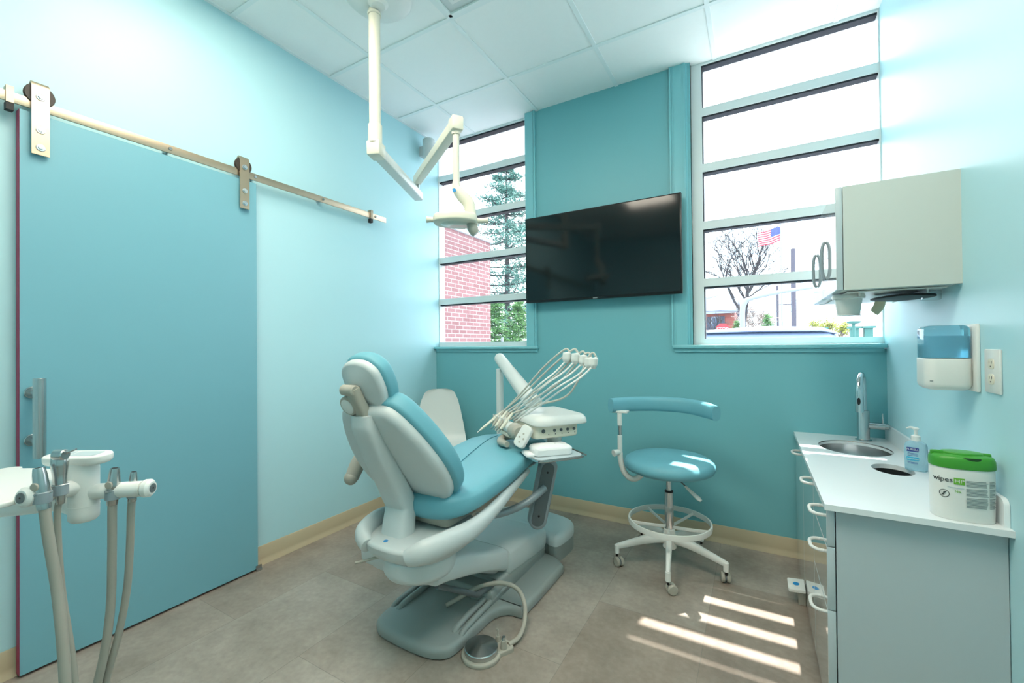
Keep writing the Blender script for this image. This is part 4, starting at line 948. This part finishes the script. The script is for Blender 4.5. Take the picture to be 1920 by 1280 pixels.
# ------------------------------------------------------------------ wipes canister
wc_ = thing('wipes_canister', 'white oval tub of wipes with a bright green lid on the worktop', 'canister', (.495, 1.72, CZ))
WA, WB, WR = .067, .048, radians(4)
WM = rz(WR, (.508, 1.708, CZ+.0005))
g = G(); g.rings([[(x*k, y*k, z) for x, y in ell(WA, WB, 56, e=.85)] for k, z in ((.965, 0), (.985, .003), (.99, .03), (1.0, .08), (1.0, .135), (.985, .146), (.975, .148))], M=WM); tub = g.obj('tub', mt['white'], wc_)
g = G(); g.rings([[(x*k, y*k, z) for x, y in ell(WA, WB, 56, e=.85)] for k, z in ((1.02, .146), (1.035, .150), (1.02, .168), (.97, .177), (.90, .180), (.6, .182), (.2, .1825))], M=WM); ld = g.obj('lid', mt['green'], wc_)
g = G(); g.slab(ell(.045, .030, 36, .002, .004), .181, .187, 0, .003, M=WM, dome=.002); g.slab(rrect(.03, .012, .005, 4, -.052, .0), .176, .188, .0, .004, M=WM); g.slab(rrect(.022, .012, .005, 4, .052, .0), .176, .187, .0, .004, M=WM); g.obj('flip_cap', mt['green'], ld)
g = G(); g.slab(ell(.020, .0045, 20, .006, -.0435), .168, .1785, .001, .001, M=WM); g.obj('lid_notch', mat('dark_green', (18, 60, 16), .5), ld)
def wb(u, v, w):
    # wrap onto the oval tub, u metres along the front from its middle, v height
    t = -pi/2; n_ = 60; acc = 0; st_ = u/n_
    a_ = -pi/2+u/WA
    # walk along the superellipse
    pts = WARC; i = min(max((u+.11)/.22*(len(pts)-1), 0), len(pts)-1.001); k = int(i); f = i-k
    p = pts[k].lerp(pts[k+1], f); nn = (pts[k+1]-pts[k]).normalized(); nn = Vector((nn.y, -nn.x))
    return WM @ Vector((p.x+nn.x*(.0006+w), p.y+nn.y*(.0006+w), v))
_p = [Vector(q) for q in ell(WA, WB, 720, e=.85)]
_f = _p[360:]+_p[:1]; _len = [0]
for a_, b_ in zip(_f, _f[1:]): _len.append(_len[-1]+(b_-a_).length)
half = _len[_f.index(min(_f, key=lambda q: abs(q.x)+q.y*1e-6 if q.y < 0 else 9))]
WARC = []
for i in range(221):
    s_ = half-.11+i*.001; s_ = min(max(s_, 0), _len[-1]-1e-6)
    k = next(j for j in range(len(_len)-1) if _len[j+1] >= s_); f = (s_-_len[k])/max(_len[k+1]-_len[k], 1e-9); WARC.append(_f[k].lerp(_f[k+1], f))
def wpatch(name, u0, u1, v0, v1, m, parent, n=8):
    g = G(); rs = []
    for k in range(n+1):
        u = u0+(u1-u0)*k/n; rs.append([wb(u, v0, 0), wb(u, v1, 0), wb(u, v1, .0004), wb(u, v0, .0004)])
    g.rings(rs); return g.obj(name, m, parent)
label_obj('label_text', 'wipes', None, .019, mt['ink'], tub, bend=lambda x, y, z: wb(x-.056, y+.113, .0003+z))
wpatch('label_patch', -.0325, -.0105, .103, .121, mt['labelgreen'], tub)
label_obj('label_text', 'HP', None, .014, mt['white'], tub, bend=lambda x, y, z: wb(x*1.15-.0215, y+.112, .0008+z))
random.seed(2)
g = G()
for k in range(21):
    v = .114-k*.0036
    if k in (5, 12): continue
    for a_, b_ in ((-.008, .040), (.043, .064)):
        e_ = b_-random.uniform(0, .006); rs = []
        for j in range(7):
            u = a_+(e_-a_)*j/6; rs.append([wb(u, v, 0), wb(u, v+.0017, 0), wb(u, v+.0017, .0003), wb(u, v, .0003)])
        g.rings(rs)
g.obj('fine_print', mt['inkgrey'], tub)
g = G(); rs = []
for i in range(28):
    a_ = 2*pi*i/28; rs.append([wb(-.052+r_*cos(a_), .073+r_*sin(a_), w) for r_, w in ((.0095, 0), (.0108, 0), (.0108, .0004), (.0095, .0004))])
g.rings(rs, loop=True)
for (ua, va, ub, vb) in ((-.057, .067, -.048, .079), (-.053, .068, -.052, .078), (-.057, .074, -.048, .072)):
    g.rings([[wb(ua-.0012, va, 0), wb(ua+.0012, va, 0), wb(ua+.0012, va, .0004), wb(ua-.0012, va, .0004)], [wb(ub-.0012, vb, 0), wb(ub+.0012, vb, 0), wb(ub+.0012, vb, .0004), wb(ub-.0012, vb, .0004)]])
g.obj('warning_symbol', mt['ink'], tub)
label_obj('label_text', 'No.', None, .009, mt['labelgreen'], tub, bend=lambda x, y, z: wb(x-.024, y+.083, .0003+z))
wpatch('label_lines', -.045, -.012, .092, .094, mt['lam'], tub)

# ------------------------------------------------------------------ outside
g = G(); g.b2((-70, 3.1, -.15), (70, 120, -.05)); tag(g.obj('parking_lot', mt['asphalt']), 'pale car park outside the windows', None, None, 'structure')
g = G(); g.b2((-9, 3.2, -.05), (-4.2, 6.55, 3.08)); g.use(mt['brick']); bw_ = tag(g.obj('brick_wing', mt['brick']), 'red brick wing of the building outside the left window', 'brick wall')
g = G(); g.b2((-9.05, 3.15, 3.08), (-4.16, 6.6, 3.13)); g.obj('coping', mt['lam'], bw_)

def leafcloud(g, cs_, n, size, rnd):
    for _ in range(n):
        c, r = rnd.choice(cs_)
        p = Vector(c)+Vector((rnd.gauss(0, .42), rnd.gauss(0, .42), rnd.gauss(0, .42)))*r
        a = Vector((rnd.uniform(-1, 1), rnd.uniform(-1, 1), rnd.uniform(-1, 1))).normalized()*size*rnd.uniform(.5, 1.2); b = a.orthogonal().normalized()*size*.5
        v = [g.b.verts.new(q) for q in (p-a, p+b, p+a, p-b)]; g.face(v)
def branch(g, p, d, L, r, lv, rnd, tips, up=.15, spread=.55, nb=(2, 3)):
    q = p+d*L; m = p.lerp(q, .5)+Vector((rnd.uniform(-1, 1), rnd.uniform(-1, 1), 0))*L*.06
    g.tube([p, m, q], [r, r*.62], n=6 if lv > 2 else 4, k=2)
    if lv == 0: tips.append(q); return
    for k in range(rnd.choice(nb)+(1 if lv > 3 else 0)):
        v = Vector((rnd.gauss(0, 1), rnd.gauss(0, 1), rnd.gauss(0, .6))).normalized()
        nd = (d+v*spread*rnd.uniform(.8, 1.5)+Vector((0, 0, up))).normalized()
        st_ = p.lerp(q, rnd.uniform(.55, 1)) if k else q
        branch(g, st_, nd, L*rnd.uniform(.62, .86), max(r*.6, .016), lv-1, rnd, tips, up, spread, nb)
def bare_tree(name, base, Ht, lab, seed, lv=6, r=.22, leaf=None, cat='tree', spread=.55, leafn=0, leafs=.1, barkm='bark', first=.24):
    rnd = random.Random(seed); t = thing(name, lab, cat, tuple(base)); g = G(); tips = []
    b = Vector(base); branch(g, b, Vector((0, 0, 1)), Ht*first, r, lv, rnd, tips, spread=spread)
    g.obj('branches', mt[barkm], t, angle=80)
    if leaf:
        g = G(); leafcloud(g, [(q, Ht*.06) for q in tips], leafn, leafs, rnd); g.obj('foliage', mt[leaf], t, angle=180)
    return t
def pine_tree(base, Ht, W0, lab, seed, n=4200, leaf='pine', cat='tree', name='pine_tree', z0=.12, size=.16):
    rnd = random.Random(seed); t = thing(name, lab, cat, tuple(base)); b = Vector(base)
    g = G(); g.tube([b, b+Vector((0, 0, Ht*.5)), b+Vector((0, 0, Ht))], [Ht*.018, Ht*.011, .01], n=8, k=3)
    cl = []; lvls = 22
    for i in range(lvls):
        f = i/(lvls-1); z = Ht*(z0+(1-z0)*f*.97); Rr = W0*(1-f)**.8+.1
        for k in range(6):
            a = rnd.uniform(0, 2*pi); d = Vector((cos(a), sin(a), 0)); rr_ = Rr*rnd.uniform(.6, 1.1)
            p = b+Vector((0, 0, z)); e = p+d*rr_+Vector((0, 0, rr_*rnd.uniform(-.05, .3)))
            g.tube([p, p.lerp(e, .5)+Vector((0, 0, -.06*rr_)), e], [Ht*.004, .008], n=4, k=2)
            for s_ in (.35, .55, .75, .95): cl.append((p.lerp(e, s_), rr_*.16+.05))
    g.obj('trunk', mt['bark'], t, angle=80); g = G()
    for _ in range(n):
        c, r = rnd.choice(cl); p = c+Vector((rnd.gauss(0, .8), rnd.gauss(0, .8), rnd.gauss(0, .35)))*r
        a = Vector((rnd.uniform(-1, 1), rnd.uniform(-1, 1), rnd.uniform(-.2, .7))).normalized()*size; q = a.orthogonal().normalized()*size*.14
        v = [g.b.verts.new(w) for w in (p-a*.4, p+q, p+a, p-q)]; g.face(v)
    g.obj('foliage', mt[leaf], t, angle=180); return t
pine_tree((-9.975, 17, -0.05), 10.018, 3.7, 'tall blue green pine seen through the left window', 3, n=16000)
pine_tree((-7.535, 12, -0.05), 2.9, .9, 'dark green shrub beside the brick wing outside the left window', 7, n=6000, leaf='ever', name='evergreen_shrub', cat='shrub', z0=.02, size=.09)
pine_tree((-6.919, 12.5, -0.05), 2.75, .9, 'dark green shrub beneath the pine outside the left window', 8, n=6000, leaf='ever', name='evergreen_shrub', cat='shrub', z0=.02, size=.09)
g = G(); p = Vector((-5.434, 9, -0.05)); g.cyl(p, p+Vector((0, 0, 1.45)), .05, .03, n=10); tag(g.obj('post', mt['polewhite']), 'small white post outside the left window', 'post')
bare_tree('bare_tree', (-0.823, 40, -0.05), 14.0, 'large bare tree left of the flag outside the right window', 11, lv=6, r=.2, first=.25, spread=.6)
bare_tree('bare_tree', (-3.987, 46, -0.05), 6.0, 'small bare tree behind the brick house at the left edge of the right window', 5, lv=5, r=.12)
bare_tree('bare_tree', (0.308, 44, -0.05), 6.2, 'pale twiggy tree behind the street light outside the right window', 21, lv=5, r=.12, barkm='twig', leaf='twig', leafn=1400, leafs=.09)
bare_tree('spring_tree', (4.102, 34, -0.05), 4.4, 'yellow green budding tree outside the right window', 31, lv=5, r=.12, leaf='ygreen', leafn=2200, leafs=.09, barkm='twig', first=.2)
for i, (px, h_, w_, lb) in enumerate(((1383, 2.9, .75, 'small evergreen in front of the brick house outside'), (1440, 3.3, 1.0, 'larger evergreen right of the street light outside'), (1461, 2.2, .6, 'lowest evergreen beside the flagpole outside'))):
    pine_tree([(-1.196, 36, -0.05), (0.753, 36, -0.05), (1.441, 36, -0.05)][i], h_, w_, lb, 40+i, n=1800, leaf='ever', name='evergreen_shrub', cat='shrub', z0=.02, size=.16)
# house
hx0, hx1, hy = -9.5, -1.906, 50
hs = thing('brick_house', 'red brick house with grey roof outside the right window', 'house', (-6, hy, 0))
g = G(); g.b2((hx0, hy, 0), (hx1, hy+9, 4.55)); g.obj('wall', mt['brickh'], hs)
g = G(); g.rings([[(x, y, z) for y, z in ((hy-.5, 4.4), (hy+4.5, 6.4), (hy+9.5, 4.4), (hy+9.5, 4.55), (hy+4.5, 6.65), (hy-.5, 4.6))] for x in (hx0-.4, hx1+.3)]); g.obj('roof', mt['roof'], hs)
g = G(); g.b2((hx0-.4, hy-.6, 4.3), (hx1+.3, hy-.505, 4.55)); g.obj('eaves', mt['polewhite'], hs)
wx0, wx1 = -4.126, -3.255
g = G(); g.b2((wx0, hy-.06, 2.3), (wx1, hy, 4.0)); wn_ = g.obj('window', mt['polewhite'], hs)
g = G(); g.b2((wx0+.1, hy-.09, 2.4), (wx1-.1, hy-.06, 3.9)); g.obj('window_pane', mt['carglass'], wn_)
for a_ in (wx0-.42, wx1+.04):
    g = G(); g.b2((a_, hy-.08, 2.3), (a_+.38, hy, 4.0)); g.obj('shutter', mt['shutter'], hs)
# flag and pole
fp_ = thing('flag_pole', 'tall white flagpole outside the right window', 'flagpole', (1.544, 34, -0.05))
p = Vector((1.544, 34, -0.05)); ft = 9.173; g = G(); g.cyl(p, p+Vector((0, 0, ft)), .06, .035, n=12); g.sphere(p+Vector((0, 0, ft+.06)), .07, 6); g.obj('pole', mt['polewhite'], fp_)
fl = thing('flag', 'American flag flying to the left from the white flagpole', 'flag', (p.x, p.y, ft-.4))
FWd, FHt = 1.514-0.206, .98
def fpt(u, v, off): 
    return Vector((p.x-.04-u*FWd, p.y+.10*sin(u*9), ft-.12-v*FHt-u*.28+.05*sin(u*8+v)+.0))+Vector((0, off, 0))
g = G()
for k in range(13):
    g.use(mt['flagred'] if k % 2 == 0 else mt['flagwhite'])
    u0_ = .42 if k < 7 else 0
    rs = []
    for j in range(15):
        u = u0_+(1-u0_)*j/14; rs.append([fpt(u, k/13, 0), fpt(u, (k+1)/13, 0), fpt(u, (k+1)/13, .012), fpt(u, k/13, .012)])
    g.rings(rs)
g.obj('stripes', None, fl)
g = G(); rs = []
for j in range(9):
    u = .42*j/8; rs.append([fpt(u, 0, -.002), fpt(u, 7/13, -.002), fpt(u, 7/13, .013), fpt(u, 0, .013)])
g.rings(rs); cn = g.obj('canton', mt['flagblue'], fl)
g = G()
for r_ in range(9):
    for c_ in range(6 if r_ % 2 == 0 else 5):
        u = .42*(c_*2+1+(r_ % 2))/12; v = 7/13*(r_+1)/10; q = fpt(u, v, -.006); pts = []
        for j in range(10):
            a_ = pi/2+j*pi/5; rr_ = .022 if j % 2 == 0 else .009; pts.append((q.x+rr_*cos(a_), q.y, q.z+rr_*sin(a_)))
        g.rings([pts, [(x, y+.003, z) for x, y, z in pts]])
g.obj('stars', mt['flagwhite'], cn)
# utility poles and wires
for px_base, ptop, rad, lb in (((1.946, 30, -0.05), 6.774, .15, 'thick wooden utility pole right of the flag'), ((1.835, 48, -0.05), 6.707, .12, 'thin distant utility pole left of the flagpole')):
    t = thing('utility_pole', lb, 'utility pole', px_base); p_ = Vector(px_base)
    g = G(); g.cyl(p_, p_+Vector((0, 0, ptop)), rad, rad*.8, n=10); g.obj('pole', mt['wood'], t)
    g = G(); g.b2(p_+Vector((-.1, -.06, ptop-1.9)), p_+Vector((1.4, .06, ptop-1.8))); g.obj('crossarm', mt['wood'], t)
zb_ = 5.2
g = G()
for (a_, b_) in (((-4.226, 46, 5.579), (-0.706, 46, 6.726)), ((-3.687, 40, 3.956), (7.519, 40, 3.621)), ((-0.692, 44, 5.038), (8.282, 44, 4.801))):
    a_, b_ = Vector(a_), Vector(b_); g.tube([a_, a_.lerp(b_, .5)+Vector((0, 0, -.12)), b_], .022, n=5, k=6)
tag(g.obj('overhead_wires', mt['wood']), 'thin overhead wires between the poles outside', 'wires')
# street light
sl_ = thing('street_light', 'white curved street light pole with a long arm outside the right window', 'street light', (-0.376, 16, -0.05))
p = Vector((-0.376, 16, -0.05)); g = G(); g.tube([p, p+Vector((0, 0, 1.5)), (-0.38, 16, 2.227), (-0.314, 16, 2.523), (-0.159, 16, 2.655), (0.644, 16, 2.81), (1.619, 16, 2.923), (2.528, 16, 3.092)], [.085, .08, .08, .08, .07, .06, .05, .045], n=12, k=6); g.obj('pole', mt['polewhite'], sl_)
q = Vector((2.528, 16, 3.092)); g = G(); g.box(q+Vector((.25, 0, 0)), (.6, .22, .1), bev=.03); g.obj('lamp_head', mt['polewhite'], sl_)
# stop sign
ss = thing('stop_sign', 'red octagonal stop sign in front of the brick house', 'sign', (-1.71, 28, -0.05)); p = Vector((-1.71, 28, -0.05)); zc_ = 2.072
g = G(); g.cyl(p, p+Vector((0, 0, zc_)), .03, n=8); g.obj('post', mt['greymetal'], ss)
g = G(); g.slab([(.36*cos(radians(22.5+45*k)), .36*sin(radians(22.5+45*k))) for k in range(8)], 0, .01, M=frame(p+Vector((0, -.04, zc_)), (0, -1, 0), (1, 0, 0))); sg = g.obj('sign_plate', mt['red'], ss)
label_obj('sign_text', 'STOP', frame(p+Vector((0, -.052, zc_)), (0, -1, 0), (1, 0, 0)), .26, mt['flagwhite'], sg)
# car
_cp = Vector((-0.288, 9.2, -0.05)); _cp.z = .02
CMx = rz(radians(3), _cp)
car = thing('parked_car', 'pale blue car roof showing above the sill of the right window', 'car', tuple(_cp), rot=radians(3))
def carsec(x, hw, z0, z1, e=.5, n=24):
    return [(x, hw*math.copysign(abs(cos(2*pi*i/n))**e, cos(2*pi*i/n)), (z0+z1)/2+(z1-z0)/2*math.copysign(abs(sin(2*pi*i/n))**e, sin(2*pi*i/n))) for i in range(n)]
g = G(); g.rings([carsec(*q) for q in ((-2.3, .6, .35, .75), (-2.2, .82, .25, .92), (-1.2, .9, .2, 1.02), (0, .92, .2, 1.03), (1.4, .9, .2, 1.03), (2.1, .84, .25, .95), (2.25, .65, .35, .8))], M=CMx); g.obj('body', mt['carpaint'], car)
g = G(); g.rings([[CMx @ Vector(v) for v in carsec(*q)] for q in ((-1.25, .70, .9, 1.0), (-.75, .72, .9, 1.36), (-.55, .70, .9, 1.395), (1.3, .70, .9, 1.395), (1.6, .72, .9, 1.2), (1.9, .70, .9, 1.0))]); g.obj('cabin_glass', mt['carwin'], car)
g = G(); g.rings([carsec(*q, .45) for q in ((-.85, .62, 1.33, 1.35), (-.6, .69, 1.365, 1.43), (.3, .71, 1.375, 1.49), (1.2, .70, 1.365, 1.455), (1.42, .63, 1.32, 1.35))], M=CMx); g.obj('roof', mt['carpaint'], car)
for x in (-1.45, 1.4):
    for y in (-.86, .86):
        g = G(); g.cyl(CMx @ Vector((x, y-.1, .28)), CMx @ Vector((x, y+.1, .28)), .33, n=24, bev=.03); g.obj('wheel', mt['black'], car)
# shelter, posts and globe lamp
sh = thing('bus_shelter', 'dark green open shelter across the street', 'shelter', (2.983, 32, -0.05)); p = Vector((2.983, 32, -0.05))
g = G(); g.b2(p+Vector((-.75, -.4, 1.95)), p+Vector((.8, .6, 2.15))); g.obj('roof', mt['teal'], sh)
for dx in (-.65, .6):
    g = G(); g.b2(p+Vector((dx-.08, -.3, 0)), p+Vector((dx+.18, -.1, 2.0))); g.obj('post', mt['teal'], sh)
gl = thing('globe_lamp', 'park lamp with round glass globe outside the right window', 'lamp post', (3.148, 20, -0.05)); p = Vector((3.148, 20, -0.05)); zc_ = 2.302
g = G(); g.cyl(p, p+Vector((0, 0, zc_-.3)), .07, .05, n=12); g.lathe([(.16, 0), (.18, .35), (.1, .45), (.07, .6)], Matrix.Translation(p+Vector((0, 0, .1))), 12); g.lathe([(.05, -.40), (.2, -.34), (.22, -.28), (.1, -.27)], Matrix.Translation(p+Vector((0, 0, zc_))), 20); g.obj('post', mt['teal'], gl)
g = G(); g.sphere(p+Vector((0, 0, zc_)), .30, 12); g.obj('globe', mt['clear'], gl)
for px_b, lb in (((4.112, 26, -0.05), 'dark green gate pillar behind the globe lamp'), ((4.633, 26, -0.05), 'dark green gate pillar right of the globe lamp')):
    p = Vector(px_b); g = G(); g.b2(p+Vector((-.16, -.16, 0)), p+Vector((.16, .16, 1.9))); g.b2(p+Vector((-.25, -.25, 1.9)), p+Vector((.25, .25, 2.0))); tag(g.obj('gate_pillar', mt['teal']), lb, 'pillar')
